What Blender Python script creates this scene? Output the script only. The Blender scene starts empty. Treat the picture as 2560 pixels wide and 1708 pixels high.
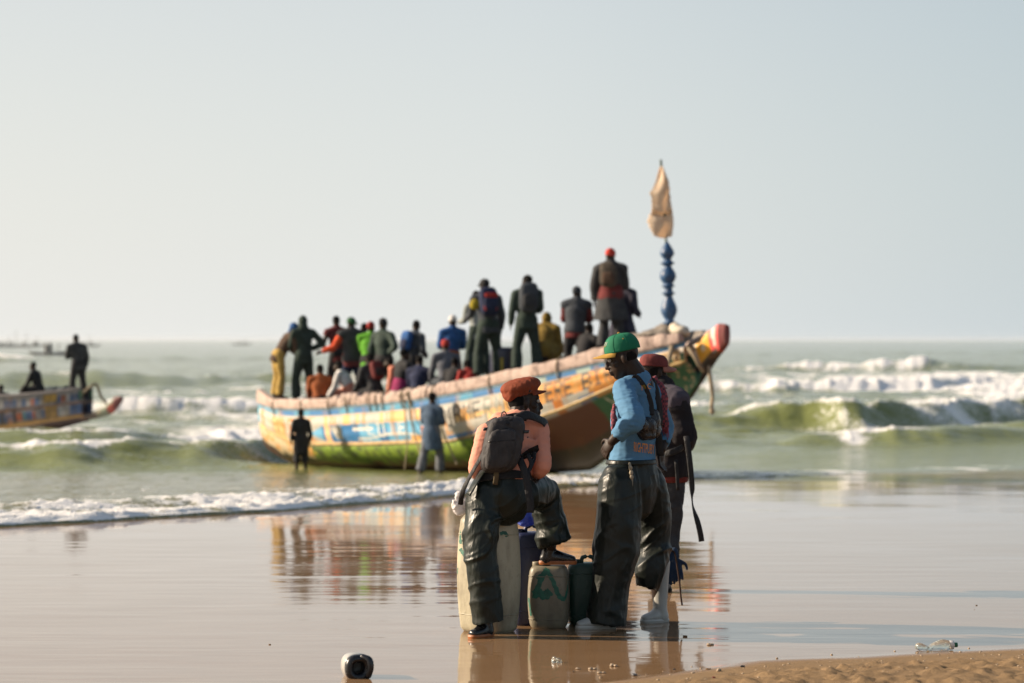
import bpy, bmesh, math, random
import numpy as np
from mathutils import Vector, Matrix, noise
R = math.radians
S = bpy.context.scene
COL = S.collection
random.seed(7); rng = np.random.default_rng(7)

# ---------------------------------------------------------------- camera, sky, sun, exposure
F, CX, CY, CAMZ = 6044.0, 1280.0, 850.0, 2.7        # focal length in photo pixels, horizon row
cam = bpy.data.cameras.new('camera'); camo = bpy.data.objects.new('camera', cam); COL.objects.link(camo)
camo.location = (0, 0, CAMZ); camo.rotation_euler = (R(90), 0, 0)
cam.sensor_width = 36; cam.lens = 85; cam.shift_y = -0.0016
cam.clip_start = 0.1; cam.clip_end = 30000
cam.dof.use_dof = True; cam.dof.focus_distance = 15.25; cam.dof.aperture_fstop = 2.1; cam.dof.aperture_blades = 9
S.camera = camo
SUN_EL, SUN_AZ = R(24), R(-83)                       # azimuth measured from +Y towards +X: far left, a little behind
sdir = Vector((math.cos(SUN_EL)*math.sin(SUN_AZ), math.cos(SUN_EL)*math.cos(SUN_AZ), math.sin(SUN_EL)))
W = bpy.data.worlds.new('World'); S.world = W; W.use_nodes = True
wn = W.node_tree; bg = wn.nodes['Background']
sky = wn.nodes.new('ShaderNodeTexSky'); sky.sky_type = 'NISHITA'; sky.sun_disc = False
sky.sun_elevation = SUN_EL; sky.sun_rotation = SUN_AZ
sky.altitude = 0; sky.air_density = 1.0; sky.dust_density = 1.0; sky.ozone_density = 1.5
SKY_STRENGTH = 0.06
bg.inputs[1].default_value = SKY_STRENGTH
def world_haze():
    # dusty sea air: the sky pales into a warm grey towards the horizon, brighter on the sun's side
    N = wn.nodes.new; L = wn.links.new
    def M(op, a, b=0.0):
        x = N('ShaderNodeMath'); x.operation = op
        for s_, v in ((x.inputs[0], a), (x.inputs[1], b)):
            if isinstance(v, (int, float)): s_.default_value = v
            else: L(v, s_)
        return x.outputs[0]
    tc = N('ShaderNodeTexCoord'); sx = N('ShaderNodeSeparateXYZ'); L(tc.outputs['Generated'], sx.inputs[0])
    el = M('MAXIMUM', sx.outputs['Z'], 0.0)
    az = M('ADD', M('MULTIPLY', sx.outputs['X'], math.sin(SUN_AZ)), M('MULTIPLY', sx.outputs['Y'], math.cos(SUN_AZ)))
    rp = N('ShaderNodeValToRGB'); e = rp.color_ramp.elements
    for k in range(3): e.new(0.5)
    k_ = 0.575/SKY_STRENGTH/16
    for i, (p, c) in enumerate([(0.0, (.38, .46, .50)), (0.45, (.52, .575, .595)), (0.56, (.68, .70, .69)), (0.67, (.735, .73, .695)), (1.0, (.98, .92, .80))]):
        e[i].position = p; e[i].color = (c[0]*k_, c[1]*k_, c[2]*k_, 1)
    L(M('ADD', M('MULTIPLY', az, 0.5), 0.5), rp.inputs[0])
    up = N('ShaderNodeMix'); up.data_type = 'RGBA'; up.blend_type = 'MULTIPLY'; up.inputs[0].default_value = 1
    L(rp.outputs[0], up.inputs[6]); up.inputs[7].default_value = (16, 16, 16, 1)
    f = M('POWER', 2.718, M('MULTIPLY', el, -1/HAZE_H))
    mx = N('ShaderNodeMix'); mx.data_type = 'RGBA'
    L(f, mx.inputs[0]); L(sky.outputs[0], mx.inputs[6]); L(up.outputs[2], mx.inputs[7])
    L(mx.outputs[2], bg.inputs[0])
HAZE_H = 0.45
world_haze()
sl = bpy.data.lights.new('sun', 'SUN'); so = bpy.data.objects.new('sun', sl); COL.objects.link(so)
sl.energy = 5.0; sl.angle = R(0.6); sl.color = (1.0, 0.82, 0.62)
so.rotation_euler = sdir.to_track_quat('Z', 'Y').to_euler(); so.location = (-30, 5, 20)
S.view_settings.view_transform = 'Standard'; S.view_settings.look = 'None'
S.view_settings.exposure = 1.0; S.view_settings.gamma = 1.0; S.view_settings.use_curve_mapping = False
S.render.engine = 'CYCLES'
S.cycles.use_denoising = True
S.cycles.max_bounces = 8; S.cycles.sample_clamp_indirect = 6

# ---------------------------------------------------------------- helpers
def Wp(px, py, d):
    """point of the place seen at photo pixel (px, py), d metres out"""
    return Vector(((px-CX)/F*d, d, CAMZ-(py-CY)/F*d))

def lerp_curve(pts, x):
    xs = [p[0] for p in pts]; ys = [p[1] for p in pts]
    return np.interp(x, xs, ys)

def sm(a, b, x):
    t = np.clip((x-a)/(b-a), 0, 1); return t*t*(3-2*t)

class NB:
    """small node-graph builder"""
    def __init__(self, name):
        self.m = bpy.data.materials.new(name); self.m.use_nodes = True
        self.t = self.m.node_tree; self.b = self.t.nodes['Principled BSDF']; self._co = None
    def n(self, kind, **kw):
        x = self.t.nodes.new(kind)
        for k, v in kw.items(): setattr(x, k, v)
        return x
    def l(self, a, b): self.t.links.new(a, b)
    def co(self, scale=(1, 1, 1), which='Object'):
        tc = self.n('ShaderNodeTexCoord'); mp = self.n('ShaderNodeMapping'); mp.inputs['Scale'].default_value = scale
        self.l(tc.outputs[which], mp.inputs[0]); return mp.outputs[0]
    def noise(self, scale, detail=3, rough=0.55, stretch=(1, 1, 1), vec=None):
        x = self.n('ShaderNodeTexNoise'); x.inputs['Scale'].default_value = scale
        x.inputs['Detail'].default_value = detail; x.inputs['Roughness'].default_value = rough
        self.l(vec if vec is not None else self.co(stretch), x.inputs['Vector']); return x.outputs['Fac']
    def ramp(self, fac, stops):
        x = self.n('ShaderNodeValToRGB'); e = x.color_ramp.elements
        while len(e) < len(stops): e.new(0.5)
        for k, (p, c) in enumerate(stops):
            e[k].position = p; e[k].color = (c, c, c, 1) if isinstance(c, (int, float)) else (*c, 1)
        self.l(fac, x.inputs[0]); return x.outputs[0]
    def mix(self, fac, a, b, mode='MIX'):
        x = self.n('ShaderNodeMix', data_type='RGBA', blend_type=mode)
        for sock, v in ((x.inputs[0], fac), (x.inputs[6], a), (x.inputs[7], b)):
            if isinstance(v, (int, float)): sock.default_value = v if sock is x.inputs[0] or sock == x.inputs[0] else (v, v, v, 1)
            elif isinstance(v, tuple): sock.default_value = (*v, 1)
            else: self.l(v, sock)
        return x.outputs[2]
    def math(self, op, a, b=0.0):
        x = self.n('ShaderNodeMath', operation=op)
        for sock, v in ((x.inputs[0], a), (x.inputs[1], b)):
            if isinstance(v, (int, float)): sock.default_value = v
            else: self.l(v, sock)
        return x.outputs[0]
    def attr(self, name, out='Fac'):
        return self.n('ShaderNodeAttribute', attribute_name=name).outputs[out]
    def bump(self, h, strength=0.3, dist=0.01, normal=None):
        x = self.n('ShaderNodeBump'); x.inputs['Strength'].default_value = strength; x.inputs['Distance'].default_value = dist
        self.l(h, x.inputs['Height'])
        if normal is not None: self.l(normal, x.inputs['Normal'])
        return x.outputs[0]
    def set(self, **kw):
        for k, v in kw.items():
            s = self.b.inputs[k.replace('_', ' ')]
            if isinstance(v, (int, float)): s.default_value = v
            elif isinstance(v, tuple): s.default_value = (*v, 1)
            else: self.l(v, s)
        return self

MATS = {}
ALB = 0.68
def cloth(name, c, rough=0.85, var=0.3, scale=9, bump=0.25, weave=True, spec=0.25):
    """fabric: uneven dye, soft creases, weave grain"""
    key = ('cloth', name)
    if key in MATS: return MATS[key]
    c = tuple(x*ALB for x in c)
    b = NB(name); f = b.noise(scale, 4)
    dark = tuple(x*(1-var) for x in c); lite = tuple(min(1, x*(1+var)) for x in c)
    col = b.ramp(f, [(0.3, dark), (0.7, lite)])
    g = b.noise(420, 2)
    h = b.math('ADD', b.math('MULTIPLY', b.noise(scale*2.2, 3, stretch=(1, 1, .45)), 1.0), b.math('MULTIPLY', g, 0.08))
    b.set(Base_Color=col, Roughness=rough, Normal=b.bump(h, bump, 0.03), Specular_IOR_Level=spec)
    MATS[key] = b.m; return b.m

def plain(name, c, rough=0.5, var=0.15, scale=14, bump=0.1, metal=0.0, spec=0.5, dist=0.01):
    key = ('plain', name)
    if key in MATS: return MATS[key]
    c = tuple(x*ALB for x in c)
    b = NB(name); f = b.noise(scale, 5)
    col = b.ramp(f, [(0.3, tuple(x*(1-var) for x in c)), (0.7, tuple(min(1, x*(1+var)) for x in c))])
    b.set(Base_Color=col, Roughness=b.ramp(b.noise(scale*1.7, 3), [(0.3, max(0.02, rough*0.8)), (0.7, min(1, rough*1.2))]),
          Normal=b.bump(b.noise(scale*3, 4), bump, dist), Metallic=metal, Specular_IOR_Level=spec)
    MATS[key] = b.m; return b.m

def mesh_np(name, verts, faces, mat=None, smooth=True, parent=None):
    me = bpy.data.meshes.new(name)
    me.from_pydata([tuple(v) for v in verts] if not isinstance(verts, np.ndarray) else verts.tolist(), [], faces if not isinstance(faces, np.ndarray) else faces.tolist())
    me.update()
    if smooth: me.polygons.foreach_set('use_smooth', [True]*len(me.polygons))
    o = bpy.data.objects.new(name, me); COL.objects.link(o)
    if mat: me.materials.append(mat)
    if parent: o.parent = parent
    return o

def tag(o, label=None, cat=None, group=None, kind=None):
    if label: o['label'] = label
    if cat: o['category'] = cat
    if group: o['group'] = group
    if kind: o['kind'] = kind
    return o

def empty(name, loc, label, cat, group=None, rz=0.0):
    o = bpy.data.objects.new(name, None); COL.objects.link(o); o.location = loc; o.rotation_euler = (0, 0, rz)
    o.empty_display_size = 0.2
    return tag(o, label, cat, group)

def grid_faces(nr, nc):
    i = np.arange(nr-1)[:, None]*nc + np.arange(nc-1)[None, :]
    return np.stack([i, i+1, i+nc+1, i+nc], -1).reshape(-1, 4)

def vnoise(x, y, seed=0, octaves=3, lac=2.03, gain=0.5):
    """vectorised value noise, about -1..1"""
    out = np.zeros(np.broadcast(x, y).shape); amp = 1.0; tot = 0
    for o in range(octaves):
        xi = np.floor(x).astype(np.int64); yi = np.floor(y).astype(np.int64)
        fx = x-xi; fy = y-yi; fx = fx*fx*fx*(fx*(fx*6-15)+10); fy = fy*fy*fy*(fy*(fy*6-15)+10)
        def h(a, b):
            v = (a*374761393 + b*668265263 + (seed+o*17)*1442695041) & 0x7fffffff
            v = ((v ^ (v >> 13))*1274126177) & 0x7fffffff
            v = v ^ (v >> 16)
            return (v & 0xffff)/32767.5-1
        out += amp*((h(xi, yi)*(1-fx)+h(xi+1, yi)*fx)*(1-fy)+(h(xi, yi+1)*(1-fx)+h(xi+1, yi+1)*fx)*fy)
        tot += amp; amp *= gain; x = x*lac+13.7; y = y*lac+7.3
    return out/tot

# ---------------------------------------------------------------- beach
BANK = [(-40, 10.5), (-4, 11.7), (0, 12.15), (.45, 12.6), (1.4, 13.55), (2.9, 14.2), (6, 15), (40, 20)]   # edge of the dry bank
def bank(x): return lerp_curve(BANK, x)
def ground_z(x, y):
    x = np.asarray(x, float); y = np.asarray(y, float)
    y = np.maximum(y, -20)
    z = 1.1-0.015*y - 0.015*4.0*np.logaddexp(0, (y-27)/4.0)
    z = np.maximum(z, -1.6)
    # low dry bank in front on the right
    q = bank(x) - y
    z = z + 0.05*sm(-0.2, 1.2, q) * sm(40, 12, y) + 0.35*sm(2, 14, 13-y)
    z = z + 0.012*vnoise(x*0.35, y*0.22, 3)
    return z

def build_ground():
    xs = np.concatenate([np.array([-4000, -1200, -400, -150, -70, -40, -25, -16, -11]), np.linspace(-8, -3.6, 45)[:-1],
                         np.linspace(-3.6, 4.2, 360), np.linspace(4.2, 12, 60)[1:], np.array([16, 25, 40, 70, 150, 400, 1200, 4000])])
    ys = np.concatenate([np.array([-4000, -1200, -300, -100, -40, -15, -5, 2, 6, 8, 9.5, 10.5]), np.linspace(11.3, 15.2, 300), np.linspace(15.2, 24, 150)[1:],
                         np.linspace(24, 60, 110)[1:], np.array([75, 100, 140, 200])])
    X, Y = np.meshgrid(xs, ys)
    Z = ground_z(X, Y)
    q = bank(X) - Y + 0.10*vnoise(X*1.3, Y*2.2, 31, 4)
    dry = np.clip(sm(-0.12, 0.22, q), 0, 1)
    tramp = sm(0.35, 0.75, q + 0.25*vnoise(X*1.7, Y*1.9, 33, 3))
    near = (Y > 10) & (Y < 16) & (X > -4) & (X < 5)
    # trampled dry sand: lumps and footprints as geometry
    lump = np.abs(vnoise(X*9, Y*7, 5, 3)); lump2 = vnoise(X*26, Y*22, 9, 3); pits = vnoise(X*2.6, Y*3.4, 13, 3)
    Z = Z + near*tramp*(0.013*lump2 + 0.035*np.maximum(0, lump-0.22) - 0.04*np.maximum(0, -pits-0.15) + 0.03*np.maximum(0, pits))
    # ripple relief in the wet sand close to the men
    wetn = (1-dry)*(Y > 11)*(Y < 60)
    Z = Z + wetn*0.0016*vnoise(X*1.1+Y*0.25, Y*4.0, 21, 3)
    V = np.stack([X, Y, Z], -1).reshape(-1, 3)
    b = NB('sand')
    geo = b.co((1, 1, 1)); dryA = b.attr('dry')
    grain = b.noise(900, 2, vec=geo); mid = b.noise(3.2, 5, vec=geo); spk = b.noise(60, 3, vec=geo)
    wetc = b.mix(mid, (0.21, 0.124, 0.062), (0.26, 0.160, 0.086))
    wetc = b.mix(b.ramp(spk, [(0.66, 0.0), (0.74, 0.5)]), wetc, (0.09, 0.06, 0.04))
    dryc = b.mix(mid, (0.20, 0.132, 0.07), (0.265, 0.18, 0.10))
    dryc = b.mix(b.ramp(spk, [(0.62, 0.0), (0.75, 0.6)]), dryc, (0.16, 0.10, 0.06))
    # film of water: fine long ripples lying along the shore
    r1 = b.noise(1.0, 3, 0.5, vec=b.co((0.8, 4.2, 1))); r2 = b.noise(1.0, 2, 0.5, vec=b.co((4, 26, 1))); r3 = b.noise(0.35, 2, vec=b.co((1, 1.6, 1)))
    patch = b.ramp(r3, [(0.42, 0.12), (0.62, 1.0)])
    hh = b.math('ADD', b.math('MULTIPLY', r1, 0.8), b.math('MULTIPLY', r2, 0.07))
    rip = b.bump(b.math('MULTIPLY', hh, patch), 0.17, 0.012)
    rough_g = b.bump(b.math('ADD', grain, b.math('MULTIPLY', b.noise(45, 4, vec=geo), 2.0)), 0.55, 0.008)
    nm = b.n('ShaderNodeMix', data_type='VECTOR'); b.l(dryA, nm.inputs[0]); b.l(rip, nm.inputs[4]); b.l(rough_g, nm.inputs[5])
    wet_r = b.ramp(b.noise(0.5, 3, vec=b.co((1, 2.4, 1))), [(0.35, 0.03), (0.7, 0.10)])
    rr = b.mix(dryA, wet_r, 0.85)
    b.set(Base_Color=b.mix(dryA, wetc, dryc), Roughness=rr, Normal=nm.outputs[1], IOR=1.42,
          Specular_IOR_Level=b.math('SUBTRACT', 0.5, b.math('MULTIPLY', dryA, 0.35)))
    o = mesh_np('beach', V, grid_faces(len(ys), len(xs)), b.m)
    a = o.data.attributes.new('dry', 'FLOAT', 'POINT'); a.data.foreach_set('value', dry.reshape(-1))
    tag(o, kind='structure')
build_ground()

def build_haze():
    bm = bmesh.new(); bmesh.ops.create_cube(bm, size=1)
    me = bpy.data.meshes.new('haze'); bm.to_mesh(me); bm.free(); o = bpy.data.objects.new('haze', me); COL.objects.link(o)
    o.location = (0, 2700, 2.25); o.scale = (13000, 14400, 10.5)
    m = bpy.data.materials.new('sea_haze'); m.use_nodes = True; t = m.node_tree; t.nodes.remove(t.nodes['Principled BSDF'])
    v = t.nodes.new('ShaderNodeVolumePrincipled'); v.inputs['Color'].default_value = (.93, .95, .97, 1); v.inputs['Density'].default_value = 0.00005; v.inputs['Anisotropy'].default_value = 0.1
    t.links.new(v.outputs[0], t.nodes['Material Output'].inputs['Volume']); me.materials.append(m); tag(o, kind='stuff')
build_haze()

def gz(x, y): return float(ground_z(np.array([x]), np.array([y]))[0])

# ---------------------------------------------------------------- sea
SHORE = [(-60, 14), (-25, 19), (-12, 22.5), (-5.5, 26.2), (-3.0, 29.5), (-1.2, 33.5), (0.6, 38), (3.0, 43), (6.5, 47.3), (10.8, 50.5), (25, 58), (60, 75)]   # edge of the wash on the sand
def px_base(px, py): d = CAMZ*F/(py-CY); return ((px-CX)/F*d, d)
# rollers: (crest control points (x, y, height, foam on crest, foam on front, foam behind)), front and back lengths
def roller(pts): return np.array([(*px_base(p[0], p[1]), p[2], p[3], p[4], p[5]) for p in pts])
ROLL = [
 (roller([(1500, 930, .3, .3, .3, .2), (1780, 930, .45, .8, .7, .3), (2050, 929, .8, 1, .8, .5), (2300, 927, 1.35, 1, .75, .5), (2420, 927, 1.2, 1, .6, .4), (2480, 927, .5, .4, .3, .6), (2700, 926, .5, .5, .2, .6)]), 1.6, 5),
 (roller([(1400, 980, .2, .2, .3, .2), (1760, 978, .45, .95, .9, .7), (1950, 978, .5, 1, .9, .8), (2150, 975, .5, .6, .8, .8), (2330, 972, .7, 1, .8, .8), (2420, 966, .6, .9, .7, .8), (2700, 962, .4, .9, .7, .8)]), 1.3, 4),
 (roller([(1300, 1075, .2, .2, 0, .1), (1700, 1074, .55, .5, 0, .15), (1900, 1072, .72, .7, 0, .15), (2010, 1072, .85, .7, .35, .2), (2110, 1074, 1.0, 1, .75, .3), (2160, 1074, .8, .6, .1, .3), (2300, 1068, .72, .55, 0, .35), (2440, 1058, .95, 1, .1, .3), (2480, 1056, .95, .8, .7, .2), (2700, 1050, .75, .3, 0, .1)]), 1.15, 3.2),
 (roller([(1950, 1112, .0, 0, 0, 0), (2040, 1110, .2, .7, .1, .0), (2130, 1110, .28, .9, .9, .1), (2240, 1110, .42, .9, .1, .1), (2400, 1108, .4, .35, 0, .1), (2700, 1100, .38, .2, 0, .1)]), .9, 2.4),
 (roller([(-200, 1035, .3, .3, .2, .3), (180, 1040, .45, .9, .9, .6), (300, 1040, .7, 1, .9, .7), (420, 1038, .8, 1, .85, .7), (650, 1034, .7, .9, .7, .6), (900, 1030, .5, .7, .5, .4), (1300, 1020, .3, .5, .3, .3)]), 1.3, 4.5),
 (roller([(-250, 1178, .62, .5, 0, .3), (0, 1180, .66, .75, 0, .45), (180, 1178, .6, .9, 0, .3), (330, 1174, .56, .6, .0, .1), (480, 1170, .52, .25, .1, .0), (600, 1165, .58, .1, 0, 0), (690, 1158, .74, .2, 0, 0), (745, 1156, .56, .1, 0, 0), (800, 1155, .36, .0, 0, 0), (880, 1155, .02, 0, 0, 0)]), 1.2, 2.6),
 (roller([(-150, 905, .9, 1, .8, .5), (40, 905, 1.0, 1, .9, .5), (90, 905, .6, .6, .3, .2), (200, 905, .6, .1, 0, 0), (700, 900, .5, 0, 0, 0)]), 2.5, 8),
 (roller([(-150, 968, .7, .1, 0, 0), (300, 966, .9, .1, 0, 0), (700, 960, .7, 0, 0, 0), (1300, 955, .6, .1, 0, 0)]), 1.7, 5),
 (roller([(1500, 892, .4, 0, 0, 0), (1900, 890, .5, .15, 0, 0), (2200, 886, .4, 0, 0, 0), (2700, 884, .9, .2, 0, 0)]), 2.2, 7),
 (roller([(1500, 1040, .15, .1, .2, .3), (1800, 1036, .2, .5, .6, .5), (2300, 1030, .2, .5, .5, .6), (2700, 1020, .2, .3, .4, .6)]), 1.0, 3),
 (roller([(-200, 1110, .25, .5, .2, .5), (100, 1112, .3, .8, .5, .5), (260, 1108, .28, .9, .5, .4), (420, 1100, .15, .4, .1, .2), (640, 1095, .15, .1, 0, 0)]), .9, 2.2),
]
def build_sea():
    nu = 460
    rows = [0.0]; 
    # rows: distance from shore, growing outwards
    step = 0.055
    while rows[-1] < 26: rows.append(rows[-1]+step); step = min(step*1.012, 0.16)
    while rows[-1] < 9000: rows.append(rows[-1]+step); step *= 1.021
    t = np.array(rows)
    u = np.linspace(-1, 1, nu); u = np.sign(u)*(0.72*np.abs(u)+0.28*np.abs(u)**3)
    half = 13+0.30*t
    X = (3.2+u[None, :]*half[:, None]) + np.zeros((len(t), nu))
    far = np.abs(u) > 0.985
    X = np.where(np.abs(u)[None, :] > 0.999, np.sign(u)[None, :]*np.maximum(half*2.0, 70)[:, None], X)
    sy = lerp_curve(SHORE, X)
    wob = 0.35*vnoise(X*0.55, X*0+3.1, 41, 4) + 0.10*vnoise(X*3.1, X*0+9.0, 43, 3)
    Y = sy + wob*np.exp(-t/6)[:, None] + t[:, None]
    G = ground_z(X, Y)
    film = 0.004 + 0.05*sm(0, 1.2, t)[:, None]
    # swell and chop
    sw = 0.15*vnoise(X*0.33, Y*0.95, 54, 3)+0.08*vnoise(X*0.9, Y*2.3, 55, 2)+0.10*np.sin(Y*0.55+1.3*vnoise(X*0.05, Y*0.03, 51)*3)+0.10*vnoise(X*0.16, Y*0.45, 52, 4)+0.05*vnoise(X*0.6, Y*1.5, 53, 3)
    chop_amp = sm(6, 24, t)[:, None]
    far_amp = 1-0.9*sm(200, 900, t)[:, None]
    Z = sw*chop_amp*far_amp
    foam = np.zeros_like(Z); raw = np.zeros_like(Z)
    for ctrl, wf, wb in ROLL:
        o = np.argsort(ctrl[:, 0]); c = ctrl[o]
        yc = np.interp(X, c[:, 0], c[:, 1]); hh = np.interp(X, c[:, 0], c[:, 2]); fc, ff, fb = (np.interp(X, c[:, 0], c[:, k]) for k in (3, 4, 5))
        edge = sm(c[0, 0]-12, c[0, 0], X)*sm(c[-1, 0]+30, c[-1, 0], X)
        D = yc.mean()
        yc = yc + wf*0.8 + (0.012*D*0.5)*vnoise(X*0.22, X*0+D, 61, 3) + 0.25*vnoise(X*1.1, X*0+D, 62, 2)
        r = Y-yc
        hh = hh*edge*(0.85+0.25*vnoise(X*0.5, X*0+D*1.7, 63, 3))
        prof = np.where(r < 0, np.exp(-(np.abs(r)/wf)**1.8), np.exp(-(r/wb)**1.5))
        Z = Z + hh*prof - 0.10*hh*np.exp(-((r+wf*1.8)/(wf*1.2))**2)
        n1 = vnoise(X*1.4, Y*1.9, 64, 4)
        foam = np.maximum(foam, edge*fc*np.exp(-((r-0.1*wf)/(0.45*wf))**2))
        foam = np.maximum(foam, edge*ff*sm(-2.2*wf, -1.2*wf, r)*sm(0.6*wf, 0, r)*(0.8+0.35*n1))
        foam = np.maximum(foam, edge*fb*sm(0, .3*wb, r)*sm(3.6*wb, .5*wb, r)*(0.72+0.7*n1))
    zone = sm(14, 24, t)[:, None]*sm(260, 90, t)[:, None]
    pn = vnoise(X*0.16, Y*0.30, 71, 4); right = sm(2, 14, X-0.10*(Y-50)); 
    foam = np.maximum(foam, zone*np.clip(0.33+0.85*pn+0.25*right, 0, 0.85))
    # broken water lumps where it foams
    lumps = np.abs(vnoise(X*2.2, Y*2.2, 65, 4))
    Z = Z + sm(0.35, 1.0, foam)*(0.34*lumps-0.03)*sm(6, 20, t)[:, None]*far_amp
    # wash running up the sand: bubbly front, patchy sheet of foam behind
    tt = t[:, None]+0*X
    leftish = sm(3.4, 0.2, X)                       # bright foam on the left, thin dark edge on the right
    front_w = 2.6+0.6*sm(-9, 0, X)
    n2 = vnoise(X*0.9, Y*1.4, 66, 4); n3 = vnoise(X*3.3, Y*4.2, 67, 3)
    wash = sm(0, 0.10, tt)*(sm(front_w*2.2, front_w*0.8, tt))*(0.66+0.36*n2+0.42*n3)
    wash2 = 0.80*sm(15, 5, tt)*(0.42+1.0*n2+0.25*n3)
    wf_ = np.maximum(wash, wash2)*leftish + (1-leftish)*(0.62*sm(0, .15, tt)*sm(3.6, .8, tt)*(0.5+0.8*n2+.5*n3) + 0.2*sm(14, 3, tt)*(0.3+n2))
    foam = np.maximum(foam, np.clip(wf_, 0, 1)*sm(0, 0.05, tt))
    swl = sm(0.0, 0.5, tt)*sm(9, 2, tt)
    roll0 = (0.05+0.01*leftish)*np.exp(-((tt-0.35)/0.33)**2)*(0.8+0.5*n3) + 0.07*np.exp(-((tt-2.4)/0.6)**2)
    lump3 = np.abs(vnoise(X*6.5, Y*6.5, 68, 4))
    Z0 = G+film + sm(0, 0.5, tt)*(0.035*vnoise(X*0.9, Y*2.6, 69, 3)+0.012*vnoise(X*3, Y*7, 74, 2)) + roll0 + swl*sm(0.3, .8, foam)*(0.05*lump3+0.06*np.abs(vnoise(X*13, Y*13, 73, 2)))
    blend = np.maximum(sm(0.22, 0.02, G), sm(16, 30, tt))
    sea_level = np.maximum(Z, G+film)
    Z = Z0*(1-blend)+sea_level*blend
    Z = np.where(G+film > Z, G+film*0.9, Z)
    Z[0, :] = G[0, :]-0.01
    # the water lies lower round the beached hull side: keep it calm there
    V = np.stack([X, Y, Z], -1).reshape(-1, 3)
    b = NB('sea_water')
    fo = b.attr('foam'); g = b.co()
    fine = b.noise(9, 5, 0.66, vec=b.co((1, 1.2, 1))); fine2 = b.noise(38, 4, 0.6, vec=g)
    cut = b.math('ADD', b.math('MULTIPLY', fine, 0.70), b.math('MULTIPLY', fine2, 0.42))
    fm = b.ramp(b.math('ADD', b.math('SUBTRACT', fo, cut), 0.5), [(0.44, 0.0), (0.62, 1.0)])
    wc = b.mix(b.noise(0.25, 3, vec=b.co((1, 2, 1))), (0.125, 0.145, 0.042), (0.185, 0.205, 0.07))
    wc = b.mix(b.ramp(b.attr('shallow'), [(0.3, 0.0), (1.0, 0.7)]), wc, (0.19, 0.165, 0.085))
    col = b.mix(fm, wc, (0.80, 0.79, 0.77))
    w1 = b.noise(1.0, 4, 0.55, vec=b.co((1.3, 3.2, 1))); w2 = b.noise(1.0, 3, 0.5, vec=b.co((6, 13, 1)))
    hw = b.math('ADD', b.math('MULTIPLY', w1, 0.8), b.math('MULTIPLY', w2, 0.22))
    nw = b.bump(hw, 0.75, 0.12)
    nf = b.bump(fine2, 0.7, 0.03)
    nm = b.n('ShaderNodeMix', data_type='VECTOR'); b.l(fm, nm.inputs[0]); b.l(nw, nm.inputs[4]); b.l(nf, nm.inputs[5])
    b.set(Base_Color=col, Roughness=b.mix(fm, 0.10, 0.55), Normal=nm.outputs[1], IOR=1.33)
    o = mesh_np('sea', V, grid_faces(len(t), nu), b.m)
    a = o.data.attributes.new('foam', 'FLOAT', 'POINT'); a.data.foreach_set('value', np.clip(foam, 0, 1.2).reshape(-1))
    sh = sm(-0.05, 0.30, G)*1.0
    a = o.data.attributes.new('shallow', 'FLOAT', 'POINT'); a.data.foreach_set('value', sh.reshape(-1))
    tag(o, kind='structure')
    return X, Y, Z, foam
SX, SY, SZ, SFOAM = build_sea()

# ---------------------------------------------------------------- solid-shape toolkit
def catmull(pts, sub):
    P = [np.asarray(p, float) for p in pts]
    if len(P) < 3 or sub <= 1: 
        out = []
        for a, b in zip(P[:-1], P[1:]):
            for k in range(sub): out.append(a+(b-a)*k/sub)
        return out+[P[-1]]
    Q = [2*P[0]-P[1]]+P+[2*P[-1]-P[-2]]; out = []
    for i in range(1, len(Q)-2):
        p0, p1, p2, p3 = Q[i-1:i+3]
        for k in range(sub):
            t = k/sub
            out.append(0.5*((2*p1)+(-p0+p2)*t+(2*p0-5*p1+4*p2-p3)*t*t+(-p0+3*p1-3*p2+p3)*t**3))
    return out+[P[-1]]

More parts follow.
